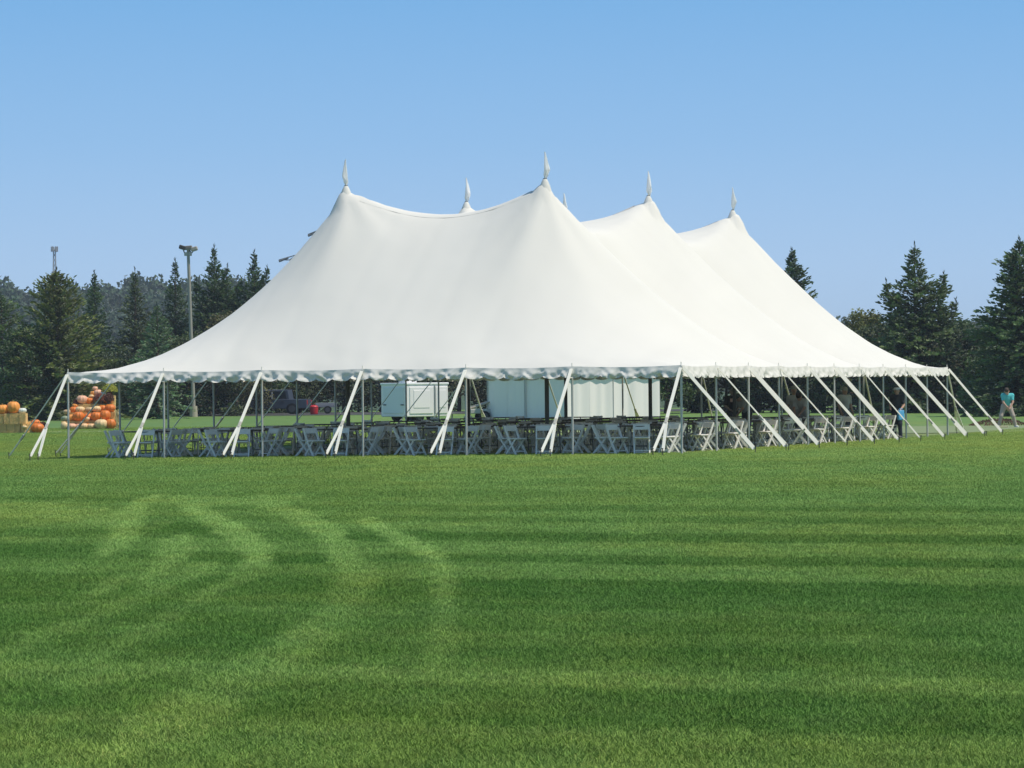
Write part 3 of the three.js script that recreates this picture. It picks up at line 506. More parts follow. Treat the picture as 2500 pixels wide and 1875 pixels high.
// ---------------------------------------------------------------- people
function blob(bones, lo, hi, n, k) { // tapered capsules joined by a smooth minimum
  const mc = new MarchingCubes(n, leafMat, false, false, 60000), half = n / 2, f = mc.field, sx = (hi[0] - lo[0]) / 2, sy = (hi[1] - lo[1]) / 2, sz = (hi[2] - lo[2]) / 2, mx = (hi[0] + lo[0]) / 2, my = (hi[1] + lo[1]) / 2, mz = (hi[2] + lo[2]) / 2;
  for (let c = 0; c < n; c++) for (let b = 0; b < n; b++) for (let a = 0; a < n; a++) {
    const x = (a - half) / half * sx + mx, y = (b - half) / half * sy + my, z = (c - half) / half * sz + mz; let s = 0;
    for (const B of bones) { const dx = B[4] - B[0], dy = B[5] - B[1], dz = B[6] - B[2], L = dx * dx + dy * dy + dz * dz, t = L ? clamp(((x - B[0]) * dx + (y - B[1]) * dy + (z - B[2]) * dz) / L) : 0; const d = Math.hypot((x - B[0] - dx * t), (y - B[1] - dy * t), (z - B[2] - dz * t)) - mix(B[3], B[7], t); if (d < k * 6) s += Math.exp(-d / k); }
    f[c * n * n + b * n + a] = s > 0 ? k * Math.log(s) : -k * 6;
  }
  mc.isolation = 0; mc.update();
  const cnt = mc.count !== undefined ? mc.count : mc.geometry.drawRange.count, P = new Float32Array(mc.positionArray.subarray(0, cnt * 3)), Nn = new Float32Array(mc.normalArray.subarray(0, cnt * 3));
  for (let i = 0; i < cnt; i++) { P[i * 3] = P[i * 3] * sx + mx; P[i * 3 + 1] = P[i * 3 + 1] * sy + my; P[i * 3 + 2] = P[i * 3 + 2] * sz + mz; }
  const g = new THREE.BufferGeometry(); g.setAttribute('position', new THREE.BufferAttribute(P, 3)); g.setAttribute('normal', new THREE.BufferAttribute(Nn, 3)); g.computeVertexNormals(); return g;
}
const lerp3 = (a, b, t) => [mix(a[0], b[0], t), mix(a[1], b[1], t), mix(a[2], b[2], t)];
function handBones(w, e, s, curl) { // palm, four fingers and a thumb from wrist w, forearm coming from e
  const d = V(w[0] - e[0], w[1] - e[1], w[2] - e[2]).normalize(), fwd = V(0, 0.25, 1).addScaledVector(d, -V(0, 0.25, 1).dot(d)).normalize(), lat = d.clone().cross(fwd).normalize(), out = [], pt = (a, b, c) => [w[0] + d.x * a + fwd.x * b + lat.x * c, w[1] + d.y * a + fwd.y * b + lat.y * c, w[2] + d.z * a + fwd.z * b + lat.z * c];
  for (const b of [-0.026, -0.009, 0.009, 0.026]) out.push([...pt(0.005, b * 0.6, 0), 0.017, ...pt(0.085, b, 0), 0.014]);
  [[0.026, 0.07], [0.009, 0.08], [-0.009, 0.074], [-0.027, 0.058]].forEach(([b, l]) => { const p0 = pt(0.088, b, 0), p1 = pt(0.088 + l * 0.55, b * 1.1, s * curl * 0.018), p2 = pt(0.088 + l * (1 - 0.35 * curl), b * 1.1, s * curl * 0.05); out.push([...p0, 0.0095, ...p1, 0.0088], [...p1, 0.0088, ...p2, 0.0078]); });
  out.push([...pt(0.025, 0.03, 0), 0.013, ...pt(0.06, 0.058, s * 0.012), 0.0105], [...pt(0.06, 0.058, s * 0.012), 0.0105, ...pt(0.092, 0.062, s * 0.02), 0.009]);
  return out;
}
function person(label, x, d, turn, J, look) {
  const p = spot(x, d), t = thing('person', label, 'person', [p[0], ground(p[0], d), p[2]], turn);
  const A = (...n) => { const o = []; for (let i = 0; i < n.length; i += 4) o.push([...n[i], n[i + 1], ...n[i + 2], n[i + 3]]); return o; };
  const { pel, chest, neck, head, sL, sR, eL, eR, wL, wR, hL, hR, kL, kR, aL, aR } = J;
  const hd = V(head[0] - neck[0], head[1] - neck[1], head[2] - neck[2]).normalize(), face = V(...(J.face || [0, 0, 1])).addScaledVector(hd, -V(...(J.face || [0, 0, 1])).dot(hd)).normalize();
  const hp = (a, b, c = 0) => { const l = hd.clone().cross(face); return [head[0] + hd.x * a + face.x * b + l.x * c, head[1] + hd.y * a + face.y * b + l.y * c, head[2] + hd.z * a + face.z * b + l.z * c]; };
  const torso = A(pel, 0.125, chest, 0.135, lerp3(pel, chest, 0.5), 0.12, lerp3(pel, chest, 0.6), 0.12, sL, 0.072, sR, 0.072, chest, 0.13, lerp3(chest, neck, 0.7), 0.075, [hL[0], hL[1], hL[2]], 0.1, [hR[0], hR[1], hR[2]], 0.1, lerp3(chest, sL, 0.6), 0.1, lerp3(chest, sR, 0.6), 0.1);
  const arms = A(sL, 0.058, eL, 0.043, eL, 0.042, wL, 0.029, sR, 0.058, eR, 0.043, eR, 0.042, wR, 0.029);
  const legs = A(hL, 0.095, kL, 0.06, kL, 0.06, aL, 0.038, hR, 0.095, kR, 0.06, kR, 0.06, aR, 0.038);
  const foot = (a) => [a[0] + (J.toe || 0) * Math.sign(a[0]), 0.035, a[2] + 0.15];
  const feet = A([aL[0], 0.045, aL[2] - 0.04], 0.042, foot(aL), 0.034, [aR[0], 0.045, aR[2] - 0.04], 0.042, foot(aR), 0.034);
  const hb = A(hp(-0.02, 0), 0.082, hp(0.045, -0.012), 0.092, hp(-0.075, 0.035), 0.055, hp(-0.03, 0.03), 0.07, hp(0, 0.092), 0.013, hp(-0.03, 0.108), 0.016, hp(-0.06, 0.088), 0.02, hp(-0.06, 0.09), 0.018, hp(0.0, -0.005, 0.088), 0.02, hp(-0.03, -0.005, 0.086), 0.014, hp(0, -0.005, -0.088), 0.02, hp(-0.03, -0.005, -0.086), 0.014);
  const neckB = A(lerp3(chest, neck, 0.8), 0.062, hp(-0.07, -0.015), 0.055);
  const all = [...torso, ...arms, ...legs, ...feet, ...neckB, ...A(hp(-0.02, 0), 0.078, hp(0.04, -0.012), 0.088)];
  const lo = [-0.75, -0.02, -0.6], hi = [0.75, 1.9, 0.75];
  const headBox = (q) => [[head[0] - q, head[1] - q, head[2] - q], [head[0] + q, head[1] + q, head[2] + q]];
  const geos = [blob(all, lo, hi, 92, 0.014), blob([...hb, ...neckB], ...headBox(0.17), 56, 0.008)];
  for (const [w, e, s] of [[wL, eL, -1], [wR, eR, 1]]) geos.push(blob([...handBones(w, e, s, J.curl ?? 0.6), [...w, 0.028, ...lerp3(w, e, 0.15), 0.029]], [w[0] - 0.2, w[1] - 0.2, w[2] - 0.2], [w[0] + 0.2, w[1] + 0.2, w[2] + 0.2], 72, 0.004));
  part('body', geos, std(...(look.skin || [0.5, 0.3, 0.22]), 0.6), t);
  for (const s of [-1, 1]) part('eye', [new THREE.SphereGeometry(0.011, 8, 6).translate(...hp(0.012, 0.078, s * 0.032))], std(0.05, 0.04, 0.035, 0.3), t);
  part('mouth', [bar(hp(-0.062, 0.106, -0.022), hp(-0.062, 0.106, 0.022), 0.006, 0.01)], std(0.35, 0.14, 0.12, 0.5), t);
  const fat = (bs, q) => bs.map((b) => [b[0], b[1], b[2], b[3] + q, b[4], b[5], b[6], b[7] + q]);
  part('shirt', blob(fat([...torso, ...A(sL, 0.06, lerp3(sL, eL, look.sleeve || 0.7), 0.05, sR, 0.06, lerp3(sR, eR, look.sleeve || 0.7), 0.05)], 0.014), lo, hi, 92, 0.018), std(...look.shirt, 0.85), t);
  const cut = look.shorts ? 0.85 : 1, kk = look.shorts ? [] : A(kL, 0.06, lerp3(kL, aL, 0.93), 0.05, kR, 0.06, lerp3(kR, aR, 0.93), 0.05);
  part('trousers', blob(fat([...A(hL, 0.102, lerp3(hL, kL, cut), 0.068, hR, 0.102, lerp3(hR, kR, cut), 0.068, hL, 0.105, hR, 0.105, lerp3(pel, chest, 0.12), 0.122, pel, 0.125), ...kk], 0.016), lo, hi, 92, 0.018), std(...look.legs, 0.85), t);
  part('shoes', blob(fat(feet, 0.014), [-0.75, -0.01, -0.5], [0.75, 0.16, 0.6], 72, 0.008), std(...(look.shoes || [0.1, 0.1, 0.1]), 0.6), t);
  part('hair', blob(fat(A(hp(0.055, -0.03), 0.088, hp(0.0, -0.055), 0.068, hp(0.07, 0.0), 0.08, hp(0.06, -0.04), 0.085), 0.008), ...headBox(0.2), 44, 0.008), std(...(look.hair || [0.05, 0.035, 0.025]), 0.8), t);
  if (look.cap) part('cap', [new THREE.SphereGeometry(0.118, 20, 10, 0, 6.283, 0, 1.5).scale(1, 0.85, 1.08).translate(...hp(0.045, -0.01)), new THREE.CylinderGeometry(0.1, 0.1, 0.014, 20).scale(1, 1, 1.1).translate(...hp(0.05, 0.1))], std(...look.cap, 0.8), t);
  return t;
}
const stand = (o = {}) => ({ pel: [0, 0.98, 0], chest: [0, 1.28, 0.01], neck: [0, 1.46, 0], head: [0, 1.62, 0.02], sL: [-0.18, 1.41, 0], sR: [0.18, 1.41, 0], eL: [-0.25, 1.13, 0.0], eR: [0.25, 1.13, 0.0], wL: [-0.24, 0.89, 0.12], wR: [0.24, 0.89, 0.12], hL: [-0.09, 0.92, 0], hR: [0.09, 0.92, 0], kL: [-0.1, 0.5, 0.03], kR: [0.1, 0.5, 0.03], aL: [-0.11, 0.08, -0.02], aR: [0.11, 0.08, -0.02], ...o });
const bent = (o = {}) => stand({ pel: [0, 0.95, -0.1], chest: [0, 1.2, 0.08], neck: [0, 1.33, 0.2], head: [0, 1.43, 0.31], face: [0, -0.5, 0.9], sL: [-0.18, 1.29, 0.15], sR: [0.18, 1.29, 0.15], eL: [-0.2, 1.05, 0.3], eR: [0.2, 1.05, 0.3], wL: [-0.1, 0.86, 0.42], wR: [0.1, 0.86, 0.42], hL: [-0.09, 0.9, -0.1], hR: [0.09, 0.9, -0.1], kL: [-0.1, 0.49, -0.02], kR: [0.1, 0.49, -0.02], ...o });
const p1 = person('person in dark clothes with a pale pink patch on the chest, standing under the tent', 1788, 107, 0.1, stand({ wL: [-0.12, 1.0, 0.26], wR: [0.13, 1.02, 0.26] }), { shirt: [0.06, 0.06, 0.06], legs: [0.1, 0.1, 0.1], hair: [0.25, 0.24, 0.22], skin: [0.45, 0.34, 0.3] });
part('chest_patch', [new RoundedBoxGeometry(0.25, 0.12, 0.03, 2, 0.012).translate(0, 1.34, 0.235)], std(0.9, 0.62, 0.58, 0.7), p1);
person('person in a grey top leaning over beside the person with the chest patch', 1818, 106, -0.9, bent(), { shirt: [0.42, 0.43, 0.42], legs: [0.1, 0.11, 0.12], hair: [0.1, 0.12, 0.1] });
person('tall person in pale grey clothes standing under the right part of the tent', 1938, 107, 0.2, stand({ head: [0, 1.68, 0.02], neck: [0, 1.5, 0] }), { shirt: [0.52, 0.52, 0.5], legs: [0.3, 0.28, 0.26], hair: [0.4, 0.39, 0.36] });
person('dark haired person in a grey shirt bending beside the tall grey person', 1959, 106, -0.5, bent(), { shirt: [0.55, 0.56, 0.55], legs: [0.4, 0.39, 0.37] });
person('person in pale clothes standing behind the two right guy straps', 2062, 107, 0.5, stand(), { shirt: [0.55, 0.55, 0.53], legs: [0.15, 0.15, 0.16], hair: [0.45, 0.43, 0.4] });
person('person in a pale cap and dark shirt under the far right of the tent', 2190, 105, -0.5, stand({ wL: [-0.14, 1.02, 0.28], wR: [0.2, 0.95, 0.26] }), { shirt: [0.04, 0.045, 0.055], legs: [0.03, 0.035, 0.06], cap: [0.8, 0.82, 0.82] });
{
  const p = spot(2199, 104.6), t = thing('shopping_bag', 'bright blue bag held by the person in the pale cap', 'bag', [p[0], ground(p[0], 104.6) + 0.62, p[2]], 0.4), m = std(0.1, 0.42, 0.75, 0.6);
  const g = new RoundedBoxGeometry(0.26, 0.34, 0.14, 3, 0.04), q = g.attributes.position; for (let i = 0; i < q.count; i++) { const k = 1 - 0.5 * clamp(q.getY(i) / 0.17); q.setX(i, q.getX(i) * (0.9 + 0.12 * noise(q.getX(i) * 9, q.getY(i) * 9))); q.setZ(i, q.getZ(i) * k); } g.translate(0, 0.17, 0); g.computeVertexNormals();
  part('bag_body', g, m, t); for (const s of [-1, 1]) part('handle', [new THREE.TorusGeometry(0.07, 0.008, 6, 16, Math.PI).translate(0, 0.33, s * 0.03)], m, t);
}
person('person in a teal shirt bending forward with legs apart at the right edge', 2458, 126, 0.05, stand({ pel: [0, 0.92, -0.08], chest: [0.0, 1.2, 0.05], neck: [0, 1.36, 0.15], head: [-0.05, 1.48, 0.24], face: [-0.2, -0.6, 0.8], sL: [-0.19, 1.32, 0.1], sR: [0.19, 1.32, 0.1], eL: [-0.2, 1.04, 0.2], eR: [0.2, 1.04, 0.2], wL: [-0.05, 0.84, 0.33], wR: [0.05, 0.8, 0.34], hL: [-0.11, 0.87, -0.08], hR: [0.11, 0.87, -0.08], kL: [-0.25, 0.48, 0.02], kR: [0.24, 0.48, 0.02], aL: [-0.33, 0.08, -0.03], aR: [0.36, 0.08, -0.03], toe: 0.05, curl: 1 }), { shirt: [0.1, 0.52, 0.55], legs: [0.42, 0.36, 0.31], shoes: [0.75, 0.74, 0.7], sleeve: 0.6 });
{
  const p = spot(2447, 124.6), t = thing('wooden_board', 'pale board lying on the grass at the feet of the person in teal', 'board', [p[0], ground(p[0], 124.6) + 0.02, p[2]], 0.05);
  part('plank', [box(0, 0.035, 0, 0.42, 0.07, 0.22, 0.008)], std(0.62, 0.56, 0.36, 0.8), t);
  const q = spot(2440, 131), r = rng(6), L = []; for (let k = 0; k < 900; k++) { const a = r() * 6.283, e = Math.pow(r(), 0.6), x = Math.cos(a) * e * 1.3, z = Math.sin(a) * e * 0.7; L.push([x, 0.26 * (1 - e * e), z, r() - 0.5, r() - 0.3, r() - 0.5, 0.1, 0.05, r() * 6, 0.13 + 0.06 * r(), 0.085, 0.05]); }
  const g = leafMesh(L), m = new THREE.Mesh(g, leafMat); m.name = 'mulch_heap'; m.position.set(q[0], ground(q[0], 131), q[2]); tag(m, 'low heap of brown mulch behind the person in the teal shirt', 'mulch heap'); scene.add(m);
}

// ---------------------------------------------------------------- pumpkins, gourds, hay
function pumpkinGeo(ribs, flat, seed) {
  const g = new THREE.SphereGeometry(1, 40, 20), p = g.attributes.position;
  for (let i = 0; i < p.count; i++) { const x = p.getX(i), y = p.getY(i), z = p.getZ(i), a = Math.atan2(z, x), s = Math.hypot(x, z), q = 1 - 0.1 * Math.pow(Math.abs(Math.cos(a * ribs / 2)), 6) * s, top = 1 - 0.28 * Math.exp(-s * s * 14); const w = 1 + 0.05 * noise(x * 1.2 + seed, y, z); p.setXYZ(i, x * q * w, y * flat * top * w, z * q * w); }
  g.computeVertexNormals(); return g;
}
const pumpG = [pumpkinGeo(10, 0.8, 1), pumpkinGeo(12, 0.66, 4), pumpkinGeo(9, 0.95, 8)];
const pumpCol = { orange: [0.72, 0.19, 0.025], bright: [0.85, 0.33, 0.06], pale: [0.8, 0.5, 0.26], pink: [0.8, 0.44, 0.28], cream: [0.82, 0.58, 0.3], white: [0.72, 0.75, 0.68], green: [0.3, 0.34, 0.22], tan: [0.55, 0.38, 0.2] };
const pumpMats = {};
function pumpkin(label, col, x, d, y, rad, k = 0, tilt = 0) {
  const m = pumpMats[col] ||= std(...pumpCol[col], 0.5), p = spot(x, d), fl = [0.8, 0.66, 0.95][k], t = thing('pumpkin', label, 'pumpkin', [p[0], ground(p[0], d) + y, p[2]], x * 0.7);
  const b = part('flesh', pumpG[k], m, t); rad *= 1.2; b.scale.setScalar(rad); b.position.y = rad * fl * 0.95; b.rotation.z = tilt;
  part('stem', [rod([0, rad * fl * 1.5, 0], [rad * 0.08, rad * fl * 2.15, rad * 0.05], rad * 0.12, rad * 0.08, 7)], std(0.2, 0.17, 0.07, 0.9), t).rotation.z = tilt * 0.5;
}
const straw = std(0.84, 0.56, 0.22, 0.95, { map: speckle }), twine = std(0.4, 0.3, 0.14, 0.9);
function bale(label, X, D, y, turn, w = 0.98, h = 0.4, dp = 0.5, seed = 1) {
  const t = thing('hay_bale', label, 'hay bale', [X, ground(X, D) + y, -D], turn), r = rng(seed);
  const g = new THREE.BoxGeometry(w, h, dp, 14, 6, 7), p = g.attributes.position; for (let i = 0; i < p.count; i++) { const x = p.getX(i), yy = p.getY(i), z = p.getZ(i); p.setXYZ(i, x + 0.02 * noise(x * 9, yy * 14, z * 9 + seed), yy + 0.012 * noise(x * 11 + seed, yy * 9, z * 9), z + 0.022 * noise(x * 12, yy * 15 + seed, z * 9)); } g.translate(0, h / 2, 0); g.computeVertexNormals();
  part('bale_body', g, straw, t);
  for (const s of [-0.22, 0.22]) part('twine', [box(w * s, h / 2, 0, 0.016, h + 0.02, dp + 0.03)], twine, t);
  const L = []; for (let k = 0; k < 260; k++) { const f = r() < 0.6; L.push([(r() - 0.5) * w, f ? r() * h : h, f ? dp / 2 : (r() - 0.5) * dp, r() - 0.5, (r() - 0.5) * 0.6, r() * 0.3, 0.09, 0.012, r() * 6, 0.6, 0.44, 0.19]); }
  const s = part('loose_straw', leafMesh(L), leafMat, t); s.userData.kind = 'stuff';
}
{ // left display, hay with pumpkins on it
  const D = 136, X = (x) => ray(x) * D;
  bale('hay bale at the left picture edge, bottom of the left display', X(-22), D, 0, 0.1, 1.0, 0.42, 0.5, 1);
  bale('bottom hay bale in the middle of the left display', X(28), D, 0, -0.05, 0.84, 0.42, 0.5, 2);
  bale('bottom hay bale at the right end of the left display, tilted edge to the lawn', X(68), D - 0.15, 0, 0.5, 0.62, 0.4, 0.45, 3);
  bale('top hay bale at the left picture edge under an orange pumpkin', X(-16), D, 0.42, 0.02, 0.9, 0.42, 0.5, 4);
  bale('brownish top hay bale in the middle of the left display', X(38), D - 0.05, 0.42, -0.04, 0.98, 0.46, 0.5, 5);
  bale('pale end hay bale behind the leaning strap on the left display', X(70), D + 0.5, 0, 0.9, 0.9, 0.5, 0.5, 6);
  pumpkin('pale orange pumpkin on the hay at the left picture edge', 'bright', 6, D, 0.85, 0.24, 0);
  pumpkin('bright orange pumpkin in the middle on top of the left hay', 'bright', 32, D - 0.05, 0.88, 0.25, 2);
  pumpkin('white pumpkin with a bent stem at the right end of the left hay', 'white', 54, D - 0.05, 0.88, 0.165, 1);
  pumpkin('small reddish pumpkin behind the white one on the left hay', 'orange', 19, D + 0.15, 0.88, 0.19, 0);
  pumpkin('large orange pumpkin on the grass at the right end of the left hay', 'orange', 91, D - 0.2, 0, 0.25, 0);
  pumpkin('small orange pumpkin leaning on the hay above the large one', 'orange', 86, D + 0.3, 0.3, 0.17, 0);
  pumpkin('tiny cream pumpkin low in front of the left hay', 'cream', 59, D - 0.5, 0.22, 0.09, 1);
  bale('hidden low bale carrying the small pumpkin right of the left hay', X(88), D + 0.45, 0, 0.2, 0.5, 0.3, 0.4, 7);
}
function mum(label, x, d, y, R, hgt, cols, seed, n = 900) {
  const p = spot(x, d), t = thing('chrysanthemum', label, 'potted flower', [p[0], ground(p[0], d) + y, p[2]], 0), r = rng(seed), L = [], leaf = [];
  part('pot', [new THREE.CylinderGeometry(R * 0.45, R * 0.36, 0.2, 18, 1).translate(0, 0.1, 0)], std(0.08, 0.05, 0.04, 0.8), t);
  for (let k = 0; k < n; k++) { const a = r() * 6.283, u = r(), s = Math.sqrt(1 - u * u), q = 1 - 0.06 * r(), c = cols[Math.floor(r() * cols.length)], f = 0.75 + 0.5 * r(); L.push([Math.cos(a) * s * R * q, 0.17 + u * hgt * q, Math.sin(a) * s * R * q, r() - 0.5 - Math.sin(a), (r() - 0.5) * 1.4, r() - 0.5 + Math.cos(a), 0.06, 0.055, r() * 6, c[0] * f, c[1] * f, c[2] * f]); }
  for (let k = 0; k < 500; k++) { const a = r() * 6.283, u = r(), s = Math.sqrt(1 - u * u), q = 0.9 * r(); leaf.push([Math.cos(a) * s * R * q, 0.15 + u * hgt * q, Math.sin(a) * s * R * q, r() - 0.5, r() - 0.5, r() - 0.5, 0.07, 0.04, r() * 6, 0.05, 0.08, 0.025]); }
  part('flower_heads', leafMesh(L), leafMat, t).userData.kind = 'stuff'; part('foliage', leafMesh(leaf), leafMat, t).userData.kind = 'stuff';
}
{ // pumpkin pile in tiers
  const D = 147, X = (x) => ray(x) * D;
  const tiers = [[170, 0.55, 0, 0.9], [208, 0.55, 0, 0.98], [250, 0.55, 0, 0.98], [188, 0.95, 0.4, 0.9], [232, 0.95, 0.4, 0.98], [260, 0.95, 0.4, 0.6], [205, 1.4, 0.8, 0.98], [246, 1.4, 0.8, 0.98], [245, 1.75, 1.2, 0.95]];
  const tw = ['left lowest', 'middle lowest', 'right lowest', 'left second', 'middle second', 'right second', 'left third', 'right third', 'topmost'];
  tiers.forEach(([x, dz, y, w], i) => bale(`${tw[i]} hay bale holding up the pumpkin pile`, X(x), D + dz, y, 0, w, 0.4, 0.5, 20 + i));
  const F = D + 0.05, S = D + 0.5, T3 = D + 0.9, T4 = D + 1.35, T5 = D + 1.7;
  pumpkin('cream gourd at the left end of the bottom row of the pumpkin pile', 'cream', 157, F, 0, 0.17, 2, 0.5);
  pumpkin('pink pumpkin, second from left in the bottom row of the pile, behind the tent pole', 'pink', 174, F, 0, 0.2, 1);
  pumpkin('small pink pumpkin in the bottom row between two larger pink ones', 'pink', 191, F + 0.1, 0, 0.15, 0);
  pumpkin('pale peach pumpkin in the middle of the bottom row of the pile', 'pale', 204, F, 0, 0.2, 1);
  pumpkin('pale pumpkin left of the biggest cream one in the bottom row', 'pale', 222, F, 0, 0.19, 1);
  pumpkin('biggest cream pumpkin in the bottom row of the pile', 'cream', 246, F - 0.1, 0, 0.27, 0);
  pumpkin('orange pumpkin at the right end of the bottom row of the pile', 'orange', 269, F, 0, 0.23, 2);
  pumpkin('olive gourd at the left end of the second row of the pile', 'green', 159, S, 0.4, 0.17, 1);
  pumpkin('large orange pumpkin at the left in the second row of the pile', 'orange', 191, S - 0.15, 0.4, 0.25, 0);
  pumpkin('small pale pumpkin between orange ones in the second row', 'pale', 212, S - 0.2, 0.4, 0.13, 1);
  pumpkin('large orange pumpkin in the middle of the second row of the pile', 'orange', 235, S - 0.15, 0.4, 0.24, 0);
  pumpkin('orange pumpkin right of the middle one in the second row', 'orange', 256, S - 0.15, 0.4, 0.235, 2);
  pumpkin('brownish pale gourd at the left end of the third row of the pile', 'tan', 163, T3 - 0.1, 0.72, 0.16, 1);
  pumpkin('cream flat pumpkin left in the third row of the pile', 'cream', 195, T3, 0.8, 0.2, 1);
  pumpkin('tan flat pumpkin in the middle of the third row of the pile', 'tan', 217, T3, 0.8, 0.18, 1);
  pumpkin('white flat pumpkin right of the tan one in the third row', 'cream', 235, T3 - 0.05, 0.82, 0.2, 1);
  pumpkin('orange pumpkin at the right end of the third row of the pile', 'orange', 268, T3, 0.8, 0.22, 0);
  pumpkin('pinkish ribbed pumpkin standing on the left upper step of the pile', 'pink', 200, T4, 1.2, 0.24, 0);
  pumpkin('small pale pumpkin leaning behind the pinkish ribbed one', 'pale', 211, T4 + 0.15, 1.36, 0.12, 1);
  pumpkin('orange pink pumpkin near the top of the pile under the small one', 'pink', 239, T5, 1.6, 0.17, 0);
  pumpkin('small white pumpkin beside the yellow flowers at the top of the pile', 'white', 251, T5 - 0.05, 1.6, 0.13, 1);
  pumpkin('smallest pinkish pumpkin at the very top of the pile', 'pink', 232, T5 + 0.05, 1.84, 0.12, 0);
  pumpkin('tiny cream pumpkin left of the red flowers', 'cream', 223, T4 + 0.2, 1.5, 0.11, 1);
  pumpkin('orange pumpkin behind the white flat one in the third row', 'orange', 250, T3 + 0.12, 0.8, 0.2, 0);
  pumpkin('deep orange pumpkin left of the cream flat one in the third row', 'orange', 179, T3 + 0.05, 0.78, 0.17, 0);
  pumpkin('orange pumpkin on the upper step right of the pinkish ribbed one', 'orange', 218, T4 + 0.05, 1.2, 0.17, 0);
  pumpkin('bright pumpkin at the left end of the upper step of the pile', 'bright', 184, T4 - 0.1, 1.02, 0.15, 1);
  pumpkin('bright pumpkin in the gap of the second row left of the large orange one', 'bright', 173, S, 0.4, 0.18, 0);
  pumpkin('small orange pumpkin between the two bottom pale pumpkins', 'orange', 213, F + 0.2, 0, 0.16, 0);
  pumpkin('orange pumpkin behind the peach one in the second row', 'orange', 214, S + 0.1, 0.4, 0.2, 0);
  pumpkin('bright pumpkin just under the topmost pinkish one', 'bright', 228, T5 + 0.05, 1.6, 0.14, 0);
  pumpkin('orange pumpkin under the yellow green flowers', 'orange', 262, T4 + 0.05, 1.2, 0.2, 0);
  mum('rusty red chrysanthemum in the upper right of the pumpkin pile', 245, T4 - 0.1, 1.2, 0.36, 0.34, [[0.3, 0.07, 0.04], [0.36, 0.14, 0.09], [0.22, 0.06, 0.03]], 5);
  mum('brownish red chrysanthemum under the yellow green flowers', 266, T4 - 0.2, 1.2, 0.24, 0.34, [[0.14, 0.06, 0.04], [0.2, 0.07, 0.04]], 15, 600);
  mum('dark red chrysanthemum left of the pinkish ribbed pumpkin', 189, T4, 1.02, 0.22, 0.26, [[0.16, 0.04, 0.03], [0.1, 0.03, 0.03]], 6, 500);
  mum('round yellow green chrysanthemum on top of the pumpkin pile', 268, T5, 1.62, 0.38, 0.36, [[0.55, 0.55, 0.08], [0.4, 0.45, 0.07], [0.65, 0.6, 0.1]], 7, 1400);
  mum('dark red chrysanthemum beside the large orange pumpkin left of the pile', 103, 136.4, 0.02, 0.22, 0.3, [[0.16, 0.05, 0.03], [0.1, 0.04, 0.03]], 9, 500);
  const t = thing('display_frame', 'pale wooden post frame at the right end of the pumpkin pile', 'frame', [X(283), ground(X(283), D), -(D + 0.3)]);
  for (const z of [0.25, -0.5]) part('post', [box(0, 0.45, z, 0.07, 0.9, 0.06, 0.01)], std(0.55, 0.42, 0.2, 0.85), t);
  for (const y of [0.25, 0.75]) part('rail', [box(0.06, y, -0.12, 0.03, 0.12, 0.83, 0.006)], std(0.5, 0.38, 0.18, 0.85), t);
}

// ---------------------------------------------------------------- vehicles and the small white tent
const glass = std(0.03, 0.035, 0.045, 0.12), tyre = std(0.02, 0.02, 0.02, 0.9), rimM = std(0.1, 0.1, 0.105, 0.5, { metalness: 0.4 });
function wheel(t, x, y, z, r, s) { const w = part('wheel', [new THREE.CylinderGeometry(r, r, 0.22, 24).rotateX(Math.PI / 2).translate(x, y, z)], tyre, t); part('rim', [new THREE.CylinderGeometry(r * 0.62, r * 0.55, 0.03, 18).rotateX(Math.PI / 2).translate(x, y, z + s * 0.115)], rimM, w); }
function side(pts, depth, bevel = 0.05) { const s = new THREE.Shape(); pts.forEach(([x, y], i) => i ? s.lineTo(x, y) : s.moveTo(x, y)); s.closePath(); const g = new THREE.ExtrudeGeometry(s, { depth: depth - 2 * bevel, bevelEnabled: true, bevelThickness: bevel, bevelSize: bevel * 0.6, bevelSegments: 2 }); g.translate(0, 0, -depth / 2 + bevel); return g; }
